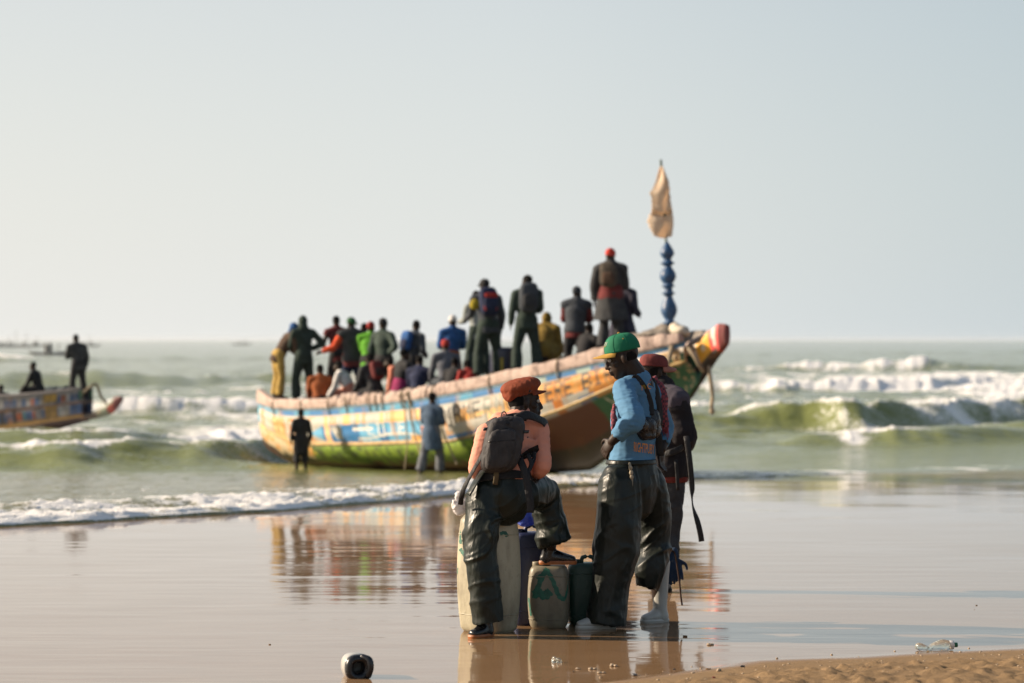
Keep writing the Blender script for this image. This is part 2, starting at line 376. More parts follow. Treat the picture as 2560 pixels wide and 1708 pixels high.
def tube(bm, pts, rad, seg=12, side=(1, 0, 0), sub=3, cap=(True, True), hollow=(0, 0), flat=False, sq=1.0):
    """closed tube with elliptical sections; rad = list of r or (ra, rb), ra along `side`"""
    n0 = len(pts)
    if not isinstance(rad, (list, tuple)) or (len(rad) == 2 and n0 != 2 and not isinstance(rad[0], (list, tuple))): rad = [rad]*n0
    rr = [(r, r) if isinstance(r, (int, float)) else tuple(r) for r in rad]
    sides = [np.asarray(side, float)]*n0 if not isinstance(side, list) else [np.asarray(s, float) for s in side]
    dat = catmull([np.concatenate([np.asarray(p, float), r, s]) for p, r, s in zip(pts, rr, sides)], sub)
    dat = np.array(dat); C = dat[:, :3]; RA = np.maximum(dat[:, 3], 1e-4); RB = np.maximum(dat[:, 4], 1e-4); SD = dat[:, 5:8]
    n = len(C); T = np.gradient(C, axis=0) if n > 2 else np.repeat((C[1]-C[0])[None], n, 0)
    T /= np.linalg.norm(T, axis=1)[:, None]+1e-12
    rings = []
    def ring(c, t, s, a, b_):
        A = s-t*np.dot(s, t)
        if np.linalg.norm(A) < 0.05:
            s2 = np.array([0, 0, 1.0]) if abs(t[2]) < 0.9 else np.array([0, 1.0, 0]); A = s2-t*np.dot(s2, t)
        A /= np.linalg.norm(A); B = np.cross(t, A)
        return [bm.verts.new(c+A*a*math.copysign(abs(math.cos(q))**sq, math.cos(q))+B*b_*math.copysign(abs(math.sin(q))**sq, math.sin(q))) for q in (2*math.pi*k/seg for k in range(seg))]
    if cap[0] and not hollow[0] and not flat:
        for k in (0.9, 0.6): 
            h = math.sqrt(1-k*k); rings.append(ring(C[0]-T[0]*min(RA[0], RB[0])*k, T[0], SD[0], RA[0]*h, RB[0]*h))
    if hollow[0]: rings.append(ring(C[0]+T[0]*hollow[0], T[0], SD[0], RA[0]*.82, RB[0]*.82)); rings.append(ring(C[0], T[0], SD[0], RA[0]*.88, RB[0]*.88))
    for i in range(n): rings.append(ring(C[i], T[i], SD[i], RA[i], RB[i]))
    if cap[1] and not hollow[1] and not flat:
        for k in (0.6, 0.9):
            h = math.sqrt(1-k*k); rings.append(ring(C[-1]+T[-1]*min(RA[-1], RB[-1])*k, T[-1], SD[-1], RA[-1]*h, RB[-1]*h))
    if hollow[1]: rings.append(ring(C[-1], T[-1], SD[-1], RA[-1]*.88, RB[-1]*.88)); rings.append(ring(C[-1]-T[-1]*hollow[1], T[-1], SD[-1], RA[-1]*.82, RB[-1]*.82))
    for a, b_ in zip(rings[:-1], rings[1:]):
        for k in range(seg): bm.faces.new((a[k], a[(k+1) % seg], b_[(k+1) % seg], b_[k]))
    bm.faces.new(rings[0][::-1]); bm.faces.new(rings[-1])

def blob(bm, c, r, axes=None, u=14, v=9, p=1.0):
    """ellipsoid (p < 1 squarer) with radii r along axes"""
    A = np.eye(3) if axes is None else np.array([np.asarray(a, float)/np.linalg.norm(a) for a in axes])
    c = np.asarray(c, float); r = (r, r, r) if isinstance(r, (int, float)) else r
    f = lambda x: math.copysign(abs(x)**p, x)
    def pt(th, ph): return c+A[0]*r[0]*f(math.cos(ph))*f(math.cos(th))+A[1]*r[1]*f(math.cos(ph))*f(math.sin(th))+A[2]*r[2]*f(math.sin(ph))
    top = bm.verts.new(pt(0, math.pi/2)); bot = bm.verts.new(pt(0, -math.pi/2)); rings = []
    for i in range(1, v):
        ph = -math.pi/2+math.pi*i/v
        rings.append([bm.verts.new(pt(2*math.pi*k/u, ph)) for k in range(u)])
    for a, b in zip(rings[:-1], rings[1:]):
        for k in range(u): bm.faces.new((a[k], a[(k+1) % u], b[(k+1) % u], b[k]))
    for k in range(u):
        bm.faces.new((bot, rings[0][(k+1) % u], rings[0][k])); bm.faces.new((top, rings[-1][k], rings[-1][(k+1) % u]))

def box(bm, c, size, axes=None):
    A = np.eye(3) if axes is None else np.array([np.asarray(a, float)/np.linalg.norm(a) for a in axes]); c = np.asarray(c, float)
    v = [bm.verts.new(c+A[0]*x*size[0]/2+A[1]*y*size[1]/2+A[2]*z*size[2]/2) for x in (-1, 1) for y in (-1, 1) for z in (-1, 1)]
    for f in ((0, 1, 3, 2), (4, 6, 7, 5), (0, 4, 5, 1), (2, 3, 7, 6), (0, 2, 6, 4), (1, 5, 7, 3)): bm.faces.new([v[i] for i in f])

def strap(bm, pts, width, thick, wdir, sub=4):
    """flat band through pts; wdir = direction(s) of its width"""
    n = len(pts); wd = wdir if isinstance(wdir, list) else [wdir]*n
    tube(bm, pts, [(width/2, thick/2)]*n, seg=8, side=wd, sub=sub, flat=True)

def to_obj(name, bm, mat, parent=None, origin=None, smooth=True, bevel=0):
    bmesh.ops.recalc_face_normals(bm, faces=bm.faces[:])
    if origin is not None: bmesh.ops.translate(bm, verts=bm.verts[:], vec=-Vector(origin))
    me = bpy.data.meshes.new(name); bm.to_mesh(me); bm.free()
    if smooth: me.polygons.foreach_set('use_smooth', [True]*len(me.polygons))
    o = bpy.data.objects.new(name, me); COL.objects.link(o); me.materials.append(mat)
    if parent: o.parent = parent
    if bevel:
        md = o.modifiers.new('bevel', 'BEVEL'); md.width = bevel; md.segments = 2
    return o

def fuse(name, bm, voxel, mat, parent=None, origin=None, smooth=2, factor=0.5, fold=None, adapt=0):
    """union of the closed shapes in bm as one continuous skin"""
    bmesh.ops.recalc_face_normals(bm, faces=bm.faces[:])
    if origin is not None: bmesh.ops.translate(bm, verts=bm.verts[:], vec=-Vector(origin))
    me = bpy.data.meshes.new('tmp'); bm.to_mesh(me); bm.free()
    o = bpy.data.objects.new('tmp', me); COL.objects.link(o)
    md = o.modifiers.new('r', 'REMESH'); md.mode = 'VOXEL'; md.voxel_size = voxel; md.adaptivity = adapt
    if smooth: 
        m2 = o.modifiers.new('s', 'SMOOTH'); m2.iterations = smooth; m2.factor = factor
    dg = bpy.context.evaluated_depsgraph_get(); dg.update()
    out = bpy.data.meshes.new_from_object(o.evaluated_get(dg)); out.name = name
    bpy.data.objects.remove(o); bpy.data.meshes.remove(me)
    if fold is not None:
        n = len(out.vertices); co = np.empty(n*3); out.vertices.foreach_get('co', co); co = co.reshape(-1, 3)
        nr = np.empty(n*3); out.vertices.foreach_get('normal', nr); nr = nr.reshape(-1, 3)
        d = fold(co, nr); co = co+nr*d[:, None]; out.vertices.foreach_set('co', co.reshape(-1)); out.update()
    out.polygons.foreach_set('use_smooth', [True]*len(out.polygons))
    out.materials.clear(); out.materials.append(mat)
    r = bpy.data.objects.new(name, out); COL.objects.link(r)
    if parent: r.parent = parent
    return r

# ---------------------------------------------------------------- wooden pirogues
FONT = {'A': '01110100011000111111100011000110001', 'B': '11110100011000111110100011000111110', 'E': '11111100001000011110100001000011111', 'I': '01110001000010000100001000010001110',
        'K': '10001100101010011000101001001010001', 'L': '10000100001000010000100001000011111', 'M': '10001110111010110101100011000110001', 'N': '10001110011010110011100011000110001',
        'R': '11110100011000111110101001001010001', 'S': '01111100001000001110000010000111110', 'T': '11111001000010000100001000010000100', 'O': '01110100011000110001100011000101110', 'D': '11110100011000110001100011000111110', 'P': '11110100011000111110100001000010000', 'F': '11111100001000011110100001000010000', 'H': '10001100011000111111100011000110001', 'G': '01111100001000010011100011000101111', 'U': '10001100011000110001100011000101110', 'Y': '10001010100010000100001000010000100'}
def text_mask(word, U, V):
    """5x7 brush letters over the unit square (U along the word, V downwards)"""
    out = np.zeros(U.shape, bool); n = len(word)
    for i, ch in enumerate(word):
        if ch not in FONT: continue
        uu = (U*n-i)/0.82; ok = (uu >= 0) & (uu < 1) & (V >= 0) & (V < 1)
        cx = np.clip((uu*5).astype(int), 0, 4); cy = np.clip((V*7).astype(int), 0, 6)
        bits = np.array([int(c) for c in FONT[ch]]).reshape(7, 5)
        out |= ok & (bits[cy, cx] == 1)
    return out

def hull_mat(name):
    b = NB(name); c = b.attr('paint', 'Color'); n1 = b.noise(5, 5, vec=b.co((1, 1, .35))); n2 = b.noise(30, 4)
    worn = b.ramp(b.math('ADD', b.math('MULTIPLY', n1, .65), b.math('MULTIPLY', n2, .35)), [(0.53, 0.0), (0.66, 0.5)])
    al = b.attr('paint', 'Alpha'); worn = b.math('MULTIPLY', worn, al)
    col = b.mix(worn, c, (0.16, 0.11, 0.075))
    rust = b.ramp(b.noise(3.2, 4, vec=b.co((1.2, 1.2, .18))), [(0.56, 0.0), (0.70, 0.55)])
    rust = b.math('MULTIPLY', rust, al)
    col = b.mix(rust, col, (0.40, 0.17, 0.04))
    b.set(Base_Color=col, Roughness=0.55, Normal=b.bump(b.math('ADD', n2, n1), 0.35, 0.02)); return b.m

def pirogue(root, A, B, beam, SB, CH, KE, paint, paint_low, mat, s1=1.0, nu=620, name='hull'):
    """planked boat between stern point A and bow point B (plan), curves given as sighted heights"""
    A = np.array(A); B = np.array(B); L = np.linalg.norm(B-A); u = (B-A)/L; nrm = np.array([u[1], -u[0]])
    if nrm[1] > 0: nrm = -nrm
    s = np.linspace(0, s1, nu)*L
    b = lerp_curve(beam, s/L)
    def height(curve, off):
        p = A[None]+u[None]*s[:, None]+nrm[None]*off[:, None]
        px = CX+F*p[:, 0]/p[:, 1]; py = lerp_curve(curve, px)
        return CAMZ-(py-CY)/F*p[:, 1], px
    zs, pxs = height(SB, b); bc = b*0.90
    zc, _ = height(CH, bc); zk, _ = height(KE, b*0)
    zk = np.minimum(zk, zc-0.03)
    k = np.ones(9)/9
    sm_ = lambda z: np.convolve(np.pad(z, 4, 'edge'), k, 'valid')
    zs, zc, zk = sm_(zs), sm_(zc), sm_(zk)
    nt, nl = 36, 18
    v = np.linspace(0, 1, nt); v2 = np.linspace(0, 1, nl)[1:]
    def side(sg):
        P = []
        for vv in v:
            off = b+(bc-b)*vv+0.05*np.sin(vv*math.pi)*np.minimum(1, b)+0.006*math.sin(vv*3*2*math.pi)
            P.append(np.stack([A[0]+u[0]*s+sg*nrm[0]*off, A[1]+u[1]*s+sg*nrm[1]*off, zs+(zc-zs)*vv], -1))
        for vv in v2:
            ast = sm(1260, 1130, pxs); off = bc*(ast*(1-vv**2.4)+(1-ast)*(1-vv)**2.1); P.append(np.stack([A[0]+u[0]*s+sg*nrm[0]*off, A[1]+u[1]*s+sg*nrm[1]*off, zc+(zk-zc)*vv], -1))
        return np.array(P)          # rows x nu x 3
    Pn = side(1); Pf = side(-1)[::-1]
    P = np.concatenate([Pn, Pf[1:]], 0)
    nr = P.shape[0]
    PX = np.broadcast_to(pxs[None], (nt, nu)); VV = np.broadcast_to(v[:, None], (nt, nu))
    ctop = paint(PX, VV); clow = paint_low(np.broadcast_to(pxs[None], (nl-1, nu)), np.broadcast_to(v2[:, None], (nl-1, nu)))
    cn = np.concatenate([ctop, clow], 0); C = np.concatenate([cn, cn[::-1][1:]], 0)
    o = mesh_np(name, P.reshape(-1, 3), grid_faces(nr, nu), mat, True, root)
    ca = o.data.color_attributes.new('paint', 'FLOAT_COLOR', 'POINT')
    ca.data.foreach_set('color', np.concatenate([C, np.broadcast_to(np.concatenate([np.ones(nt), np.full(2*(nl-1)-1, .12), np.ones(nt)])[:, None, None], (C.shape[0], C.shape[1], 1))], -1).reshape(-1))
    md = o.modifiers.new('planking', 'SOLIDIFY'); md.thickness = 0.055; md.offset = 0
    return dict(A=A, u=u, n=nrm, L=L, s=s, b=b, bc=bc, zs=zs, zc=zc, zk=zk, px=pxs, hull=o)

def along(H, px_=None, t=None, side=1, key='zs', out=0.0, up=0.0):
    """a point on the boat's rail (or chine) where it is sighted at px, or at fraction t of the length"""
    s = np.interp(px_, H['px'], H['s']) if px_ is not None else t*H['L']
    off = np.interp(s, H['s'], H['b'] if key == 'zs' else H['bc'])+out; z = np.interp(s, H['s'], H[key])+up
    p = H['A']+H['u']*s+side*H['n']*off
    return np.array([p[0], p[1], z])

CREAM = (.42, .40, .35); BLUE = (.022, .145, .34); LBLUE = (.055, .25, .39); ORNG = (.52, .165, .02); TAN = (.55, .38, .2); DARK = (.035, .04, .04); GRN = (.015, .10, .05); PINK = (.62, .25, .18); WHITE = (.66, .63, .57)
def hue(c, mask, arr): arr[mask] = c
def hash1(x, seed=0): return (np.sin(np.floor(x)*127.1+seed*311.7)*43758.5453) % 1.0

def paint_big(px, v):
    c = np.empty((*px.shape, 3)); c[:] = CREAM
    m = v < .19; seg = hash1(px/37, 1)
    c[m] = BLUE; hue(LBLUE, m & (seg > .45), c); hue((.30, .38, .34), m & (seg > .88), c)
    c[(px < 700) & m] = (.12, .26, .36)
    # stern lettering in orange
    hue((.70, .45, .2), (px > 676) & (px < 735) & (v > .3) & (v < .95) & (hash1(px/6, 3) > .5), c)
    hue(ORNG, text_mask('ANKE', (px-684)/54, (v-.28)/.5) & (v > .19), c)
    hue((.10, .36, .5), (px < 652) & (v > .12), c)
    # cream band with orange patches
    hue((.60, .26, .06), (v > .2) & (v < .92) & (px < 1340) & (hash1(px/4.5, 31) > .86) & (vnoise(px/7, v*2, 77, 2) > -.1), c)
    for a, b_ in ((813, 822), (860, 877), (893, 900), (951, 962), (977, 1018), (1040, 1052)): hue((.68, .40, .15), (px > a) & (px < b_) & (v > .2) & (v < .46), c)
    pan = (v > .46-.0*px) & (v < .93) & (px > 775+70*np.abs(v-.68)**1.0*2.2) & (px < 1074-120*np.maximum(0, v-.62))
    hue(BLUE, pan, c); hue(LBLUE, pan & (v < .62) & (px > 905), c); hue((.12, .36, .56), pan & (hash1(px/23, 5) > .6), c)
    hue((.70, .45, .24), pan & (px > 811) & (px < 824), c)
    hue(CREAM, pan & (px > 826) & (px < 853) & (v > .5) & (v < .85) & ((px-826)/27 > (v-.5)*1.6-.1), c)
    hue(WHITE, pan & text_mask('LILLE', (px-918)/96, (v-.46)/.30), c)
    hue(WHITE, pan & (px > 890) & (px < 1040) & (np.abs(v-.80+.05*np.sin(px/30)) < .025), c); hue(WHITE, pan & (px > 880) & (px < 930) & (np.abs(v-.6) < .03), c)
    hue((.70, .42, .12), (v >= .93) & (px < 1130), c)
    hue(PINK, (px > 1048) & (px < 1082) & (v > .62) & (v < .9), c); hue((.66, .36, .12), (px > 1020) & (px < 1082) & (v > .8), c)
    # middle: dark lettering on cream and orange
    mid = (px > 1085) & (px < 1345)
    hue((.70, .45, .20), mid & (v > .5) & (vnoise(px/22, v*4, 71, 2) > -.05), c)
    hue((.66, .33, .08), mid & (v > .36) & (hash1(px/15, 9) > .66), c)
    hue(DARK, text_mask('MAME', (px-1108)/100, (v-.28)/.40) & mid, c); hue((.17, .2, .17), text_mask('RM', (px-1210)/58, (v-.24)/.46) & mid, c)
    hue(DARK, text_mask('LEN', (px-1268)/70, (v-.28)/.36) & mid, c)
    hue((.12, .13, .10), mid & (px > 1098) & (px < 1106) & (v > .3), c)
    hue(CREAM, (px > 1140) & (px < 1200) & (v > .64) & (v < .86), c)
    hue(BLUE, (px > 1110) & (px < 1420) & (v > .87), c)
    rt = px >= 1345
    hue((.55, .21, .03), rt & (v > .2), c); hue((.52, .26, .07), rt & (v > .2) & (vnoise(px/14, v*3, 72, 2) > .1), c)
    hue(DARK, text_mask('ERE', (px-1364)/72, (v-.24)/.50) & rt, c); hue(DARK, text_mask('BI', (px-1456)/56, (v-.22)/.52) & rt, c); hue(DARK, text_mask('RA', (px-1512)/50, (v-.22)/.52) & rt, c)
    hue(CREAM, rt & (v > .72) & (px < 1470), c); hue(ORNG, rt & (v > .74) & (px > 1378) & (px < 1402), c); hue(BLUE, rt & (v > .88) & (px > 1440) & (px < 1480), c)
    fw = px > 1575
    hue((.62, .55, .45), fw & (v < .5), c); hue(GRN, fw & (v >= .5), c); hue((.45, .30, .15), fw & (v > .3) & (hash1(px/9, 12) > .6), c)
    hue(BLUE, (px > 1545) & (v < .2), c)
    return c
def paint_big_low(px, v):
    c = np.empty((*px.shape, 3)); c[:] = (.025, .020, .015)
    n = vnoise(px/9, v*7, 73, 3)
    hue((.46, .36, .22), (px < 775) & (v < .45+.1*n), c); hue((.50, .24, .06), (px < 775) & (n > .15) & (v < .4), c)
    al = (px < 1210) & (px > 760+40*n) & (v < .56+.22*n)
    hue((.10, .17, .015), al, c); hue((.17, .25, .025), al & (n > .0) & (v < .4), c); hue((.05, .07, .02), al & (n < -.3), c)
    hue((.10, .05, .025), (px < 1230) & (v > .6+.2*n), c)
    hue((.075, .018, .011), (px > 1262) & (px < 1462-30*v) & (v < .55), c); hue((.03, .018, .012), (px > 1262) & (px < 1462-30*v) & (v >= .55), c)  # bottom red darkened to paint in the underside's shade, darker towards the keel
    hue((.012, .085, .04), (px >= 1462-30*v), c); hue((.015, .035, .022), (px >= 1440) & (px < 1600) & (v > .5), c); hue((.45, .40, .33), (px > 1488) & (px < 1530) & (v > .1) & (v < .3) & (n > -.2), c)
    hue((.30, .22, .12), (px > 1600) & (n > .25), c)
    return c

BOAT = empty('fishing_boat', (0, 0, 0), 'long wooden fishing pirogue painted blue, cream and orange, crowded with people', 'boat')
HM = hull_mat('boat_paint')
SB_ = [(640, 1004), (665, 1014), (690, 1022), (747, 1024), (824, 1021), (900, 1013), (951, 1010), (1050, 999), (1150, 982), (1250, 962), (1343, 942), (1419, 925), (1510, 905), (1594, 884), (1690, 861), (1760, 842)]
CH_ = [(640, 1044), (660, 1066), (690, 1088), (735, 1108), (780, 1111), (909, 1111), (1122, 1104), (1190, 1088), (1348, 1044), (1420, 1018), (1533, 968), (1620, 934), (1700, 908), (1780, 885)]
KE_ = [(640, 1095), (690, 1135), (760, 1172), (1000, 1182), (1300, 1186), (1480, 1172), (1560, 1112), (1640, 1058), (1717, 996), (1781, 906), (1818, 863)]
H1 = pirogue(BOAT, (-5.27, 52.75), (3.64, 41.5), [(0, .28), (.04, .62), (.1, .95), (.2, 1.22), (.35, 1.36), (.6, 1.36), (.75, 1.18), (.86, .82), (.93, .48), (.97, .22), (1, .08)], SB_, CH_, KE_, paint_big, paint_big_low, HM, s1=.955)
def part_tube(name, pts, r, mat, parent, seg=8, sub=3, side=(0, 0, 1)):
    bm = bmesh.new(); tube(bm, pts, [r]*len(pts), seg=seg, sub=sub, side=side); return to_obj(name, bm, mat, parent)
RAILM = NB('rail_paint'); _n = RAILM.noise(6, 5); RAILM.set(Base_Color=RAILM.ramp(_n, [(.3, (.17, .12, .10)), (.5, (.36, .265, .225)), (.75, (.43, .345, .30))]), Roughness=.75, Normal=RAILM.bump(RAILM.noise(18, 4), .5, .03)); RAILM = RAILM.m
WOOD = plain('weathered_wood', (.22, .16, .11), .75, .35, 8, .4, dist=.02); DWOOD = plain('dark_wet_wood', (.06, .045, .035), .6, .35, 8, .4, dist=.02)
ROPE = plain('old_rope', (.34, .27, .18), .9, .3, 40, .6, dist=.01); PTOP = [(640, 966), (652, 974), (681, 997), (747, 998), (824, 996), (875, 988), (951, 983), (1087, 967), (1123, 956), (1215, 940), (1343, 911), (1419, 894), (1472, 876), (1594, 846), (1690, 833)]
def rail_len(H, p0, p1, n, PT, out=.0, side=1, jitter=0, rw=.075):
    """a length of padded rail from px p0 to p1"""
    pts = []; rad = []
    for q in np.linspace(p0, p1, n):
        a = along(H, px_=q, side=side, out=out)
        pxx = q; top = CAMZ-(float(lerp_curve(PT, pxx))-CY)/F*a[1]
        hh = max(.05, (top-a[2])/2) if side > 0 else .12
        j = random.uniform(-jitter, jitter); pts.append(a+np.array([0, 0, hh+j*.5])); rad.append((rw+j*.3, hh+j*.4))
    return pts, rad
hdir = tuple(H1['n'])+(0,)
bm = bmesh.new(); p, r = rail_len(H1, 650, 835, 12, PTOP, side=1); tube(bm, p, r, seg=20, side=hdir, sq=.36); to_obj('rail_pad', bm, RAILM, BOAT)
cuts = [838, 872, 912, 960, 1008, 1052, 1086, 1118, 1285, 1350, 1475, 1560, 1640, 1700]
for a_, b_ in zip(cuts[:-1], cuts[1:]):
    bm = bmesh.new(); p, r = rail_len(H1, a_+1.5, b_-1.5, 7, PTOP, side=1, jitter=.06 if a_ < 1110 else .02, rw=.07); tube(bm, p, r, seg=20, side=hdir, sq=.36); to_obj('rail_pad', bm, RAILM, BOAT)
bm = bmesh.new(); p, r = rail_len(H1, 655, 1700, 30, PTOP, side=-1); tube(bm, p, r, seg=10, side=hdir); to_obj('far_rail', bm, RAILM, BOAT)
for q in (690, 760, 828, 872, 930, 946, 962, 1010, 1030, 1087, 1230, 1400, 1520):
    c = along(H1, px_=q); top = CAMZ-(float(lerp_curve(PTOP, q))-CY)/F*c[1]
    n3 = np.array(hdir); lo = c+n3*.05-np.array([0, 0, .12]); hi = np.array([c[0], c[1], top+.015])
    part_tube('rail_lashing', [lo, c+n3*.095+np.array([0, 0, (top-c[2])*.5]), hi+n3*.03, hi-n3*.09, c-n3*.10], .014, ROPE, BOAT, seg=6)
STRK = plain('strake_paint', (.10, .22, .30), .6, .4, 6, .3)
part_tube('rubbing_strake', [along(H1, px_=q, out=.03, up=-.02) for q in np.linspace(652, 1745, 40)], (.028, .02), STRK, BOAT, side=(0, 0, 1), sub=2)
part_tube('rubbing_strake', [along(H1, px_=q, key='zc', out=.035) for q in np.linspace(662, 1740, 40)], (.03, .022), plain('strake_yellow', (.42, .28, .10), .6, .4, 6, .3), BOAT, side=(0, 0, 1), sub=2)
# decks and thwarts inside
def deck(H, t0, t1, dz, n=40, name='deck', mat=None):
    V = []; 
    for t in np.linspace(t0, t1, n):
        a = along(H, t=t, side=1, out=-.06); b_ = along(H, t=t, side=-1, out=-.06)
        V += [a+np.array([0, 0, dz]), b_+np.array([0, 0, dz])]
    bmm = bmesh.new(); vs = [bmm.verts.new(v) for v in V]; 
    for i in range(n-1): bmm.faces.new((vs[2*i], vs[2*i+1], vs[2*i+3], vs[2*i+2]))
    r_ = bmesh.ops.solidify(bmm, geom=bmm.faces[:], thickness=.05)
    return to_obj(name, bmm, mat or DWOOD, BOAT if H is H1 else BOAT2, smooth=False)
deck(H1, .03, .93, -.50)
for t in np.linspace(.10, .86, 9):
    a = along(H1, t=t, side=1, out=-.03, up=-.16); b_ = along(H1, t=t, side=-1, out=-.03, up=-.16)
    bm = bmesh.new(); box(bm, (a+b_)/2, (np.linalg.norm(a-b_), .26, .05), [b_-a, np.cross([0, 0, 1], b_-a), (0, 0, 1)]); to_obj('thwart', bm, WOOD, BOAT, smooth=False)
deck(H1, .80, .952, -.06, name='foredeck', mat=WOOD)
# beak: the dugout keel log running out ahead of the planking
def beak(H, root, top, bot, paint_fn, mat, wfun, off0, n=46, m=12):
    pts = []; cols = []
    for k in range(n):
        f = k/(n-1); tx, ty = catm_at(top, f); bx, by = catm_at(bot, f)
        s_t = off0[0]+(off0[1]-off0[0])*f
        c2 = H['A']+H['u']*s_t*H['L']; d = c2[1]
        T_ = np.array(Wp(tx, ty, d)); B_ = np.array(Wp(bx, by, d)); w = np.interp(f, *wfun)
        nn = np.array([*H['n'], 0.0])
        for j in range(2*m):
            g = j/m if j < m else (2*m-j)/m; sg = 1 if j < m else -1
            pts.append(T_+(B_-T_)*g+nn*sg*w*math.sin(math.pi*min(max(g, .02), .97))**.22); cols.append(paint_fn(f, g))
    faces = []
    for i in range(n-1):
        for j in range(2*m): faces.append((i*2*m+j, i*2*m+(j+1) % (2*m), (i+1)*2*m+(j+1) % (2*m), (i+1)*2*m+j))
    faces.append(list(range(2*m))[::-1]); faces.append([(n-1)*2*m+j for j in range(2*m)])
    o = mesh_np('prow_beak', np.array(pts), faces, mat, False, root)
    ca = o.data.color_attributes.new('paint', 'FLOAT_COLOR', 'POINT'); ca.data.foreach_set('color', np.array([(*c, 1) for c in cols]).reshape(-1)); return o
def catm_at(poly, f):
    P = np.array(poly, float); return np.interp(f, P[:, 0], P[:, 1]), np.interp(f, P[:, 0], P[:, 2])
def beak_paint(f, g):
    if g > .80 and f < .90: return (.03, .028, .025)
    if f > .955: return (.17, .025, .025)
    if f > .78: return (.62, .48, .42) if abs(f-.875-.02*(g-.5)) < .015+.02*(1-g) and g < .75 else (.55, .05, .045)
    if f > .61:
        if (f-.70)**2/.0022+(g-.42)**2/.05 < .35: return (.62, .52, .36)
        return (.62, .31, .02)
    if f > .56: return (.60, .55, .48)
    return GRN if g < .75 else (.03, .03, .025)
beak(H1, BOAT, [(0, 1640, 934), (.3, 1700, 900), (.57, 1741, 866), (.77, 1775, 833), (.955, 1801, 809), (1, 1818, 810)], [(0, 1640, 1052), (.3, 1717, 996), (.57, 1765, 930), (.77, 1791, 893), (.955, 1806, 878), (1, 1818, 862)], beak_paint, HM, ([0, .5, .8, 1], [.30, .16, .11, .07]), (.875, 1.0))
# inside of the far bow planking, mast post, bundled cloth, ropes
bm = bmesh.new()
GREYW = plain('grey_bow_planks', (.25, .22, .19), .8, .25, 6, .3)
a = np.array([Wp(1690, 862, 43.6), Wp(1706, 838, 43.5), Wp(1728, 827, 43.3), Wp(1752, 826, 43.1), Wp(1765, 834, 43.0), Wp(1752, 862, 43.0), Wp(1738, 880, 43.0), Wp(1700, 885, 43.4)])
f_ = [bm.verts.new(p) for p in a]; bk = [bm.verts.new(p+np.array([.12, .25, 0])) for p in a]
bm.faces.new(f_); bm.faces.new(bk[::-1])
for i in range(8): bm.faces.new((f_[i], bk[i], bk[(i+1) % 8], f_[(i+1) % 8]))
to_obj('bow_board', bm, GREYW, BOAT, smooth=False, bevel=.03)
part_tube('bow_beam', [np.array(Wp(1690, 893, 41.9)), np.array(Wp(1728, 878, 42.0))], .06, plain('pale_beam', (.40, .30, .18), .7, .3, 8, .3), BOAT)
part_tube('bow_rope', [np.array(Wp(1722, 872, 41.7)), np.array(Wp(1735, 890, 41.6)), np.array(Wp(1748, 912, 41.6)), np.array(Wp(1758, 928, 41.8))], .035, ROPE, BOAT)
part_tube('bow_rope', [np.array(Wp(1680, 868, 41.9)), np.array(Wp(1670, 905, 41.6)), np.array(Wp(1663, 925, 41.6))], .05, ROPE, BOAT)
part_tube('mooring_rope', [np.array(Wp(1772, 918, 41.75)), np.array(Wp(1776, 950, 41.7)), np.array(Wp(1781, 985, 41.7)), np.array(Wp(1779, 1015, 41.7)), np.array(Wp(1780, 1030, 41.7))], .035, ROPE, BOAT)
bm = bmesh.new(); blob(bm, Wp(1780, 1028, 41.7), (.05, .05, .06)); to_obj('rope_knot', bm, ROPE, BOAT)
for q in ([(1008, 985), (1014, 1050), (1018, 1110), (1012, 1172)], [(1024, 983), (1030, 1060), (1046, 1120), (1064, 1168)], [(1092, 1020), (1112, 1090), (1142, 1160)]):
    part_tube('hanging_rope', [along(H1, px_=q[0][0], out=.11, up=.1)]+[np.array(Wp(x, y, along(H1, px_=x, out=.17+.1*i)[1])) for i, (x, y) in enumerate(q)], .016, ROPE, BOAT, seg=6)
BLUEP = plain('blue_post_paint', (.020, .085, .21), .45, .35, 9, .25)
mb = Wp(1674, 812, 42.6); prof = [(0, .10), (.03, .145), (.09, .15), (.13, .10), (.30, .17), (.45, .20), (.62, .17), (.82, .10), (.9, .10), (.93, .15), (.97, .16), (1.0, .11), (1.08, .10), (1.13, .10), (1.16, .15), (1.2, .16), (1.24, .11), (1.38, .18), (1.5, .20), (1.62, .17), (1.76, .10), (1.82, .11), (1.86, .17), (1.9, .17), (1.94, .11), (2.02, .10), (2.14, .17), (2.26, .16), (2.40, .10), (2.52, .035)]
sc_ = (812-606)/F*42.6/2.52; lean = np.array([-.0095*42.6/F*160, 0, 0])
bm = bmesh.new(); tube(bm, [np.array(mb)+np.array([-.05*z/2.52, 0, z*sc_]) for z, r_ in prof], [r_*.72 for z, r_ in prof], seg=16, sub=2); to_obj('mast_post', bm, BLUEP, BOAT)
part_tube('mast_foot', [np.array(mb)-np.array([0, 0, .9]), np.array(mb)+np.array([0, 0, .02])], .07, WOOD, BOAT)
CLOTHW = cloth('pale_canvas', (.62, .55, .44)); CLOTHG = cloth('grey_tarp', (.24, .21, .18))
bm = bmesh.new(); blob(bm, Wp(1700, 828, 42.2), (.17, .3, .10)); blob(bm, Wp(1686, 822, 42.3), (.10, .2, .11)); blob(bm, Wp(1714, 833, 42.1), (.08, .2, .07))
tag(fuse('canvas_bundle', bm, .025, CLOTHW, fold=lambda c, n: .02*vnoise(c[:, 0]*9, c[:, 2]*14+c[:, 1]*5, 80, 2)), 'pale bundle of canvas heaped at the foot of the blue mast', 'bundle')
bm = bmesh.new(); blob(bm, Wp(1655, 836, 42.8), (.42, .4, .10)); blob(bm, Wp(1668, 828, 42.8), (.24, .35, .14)); blob(bm, Wp(1610, 843, 43.2), (.35, .4, .08))
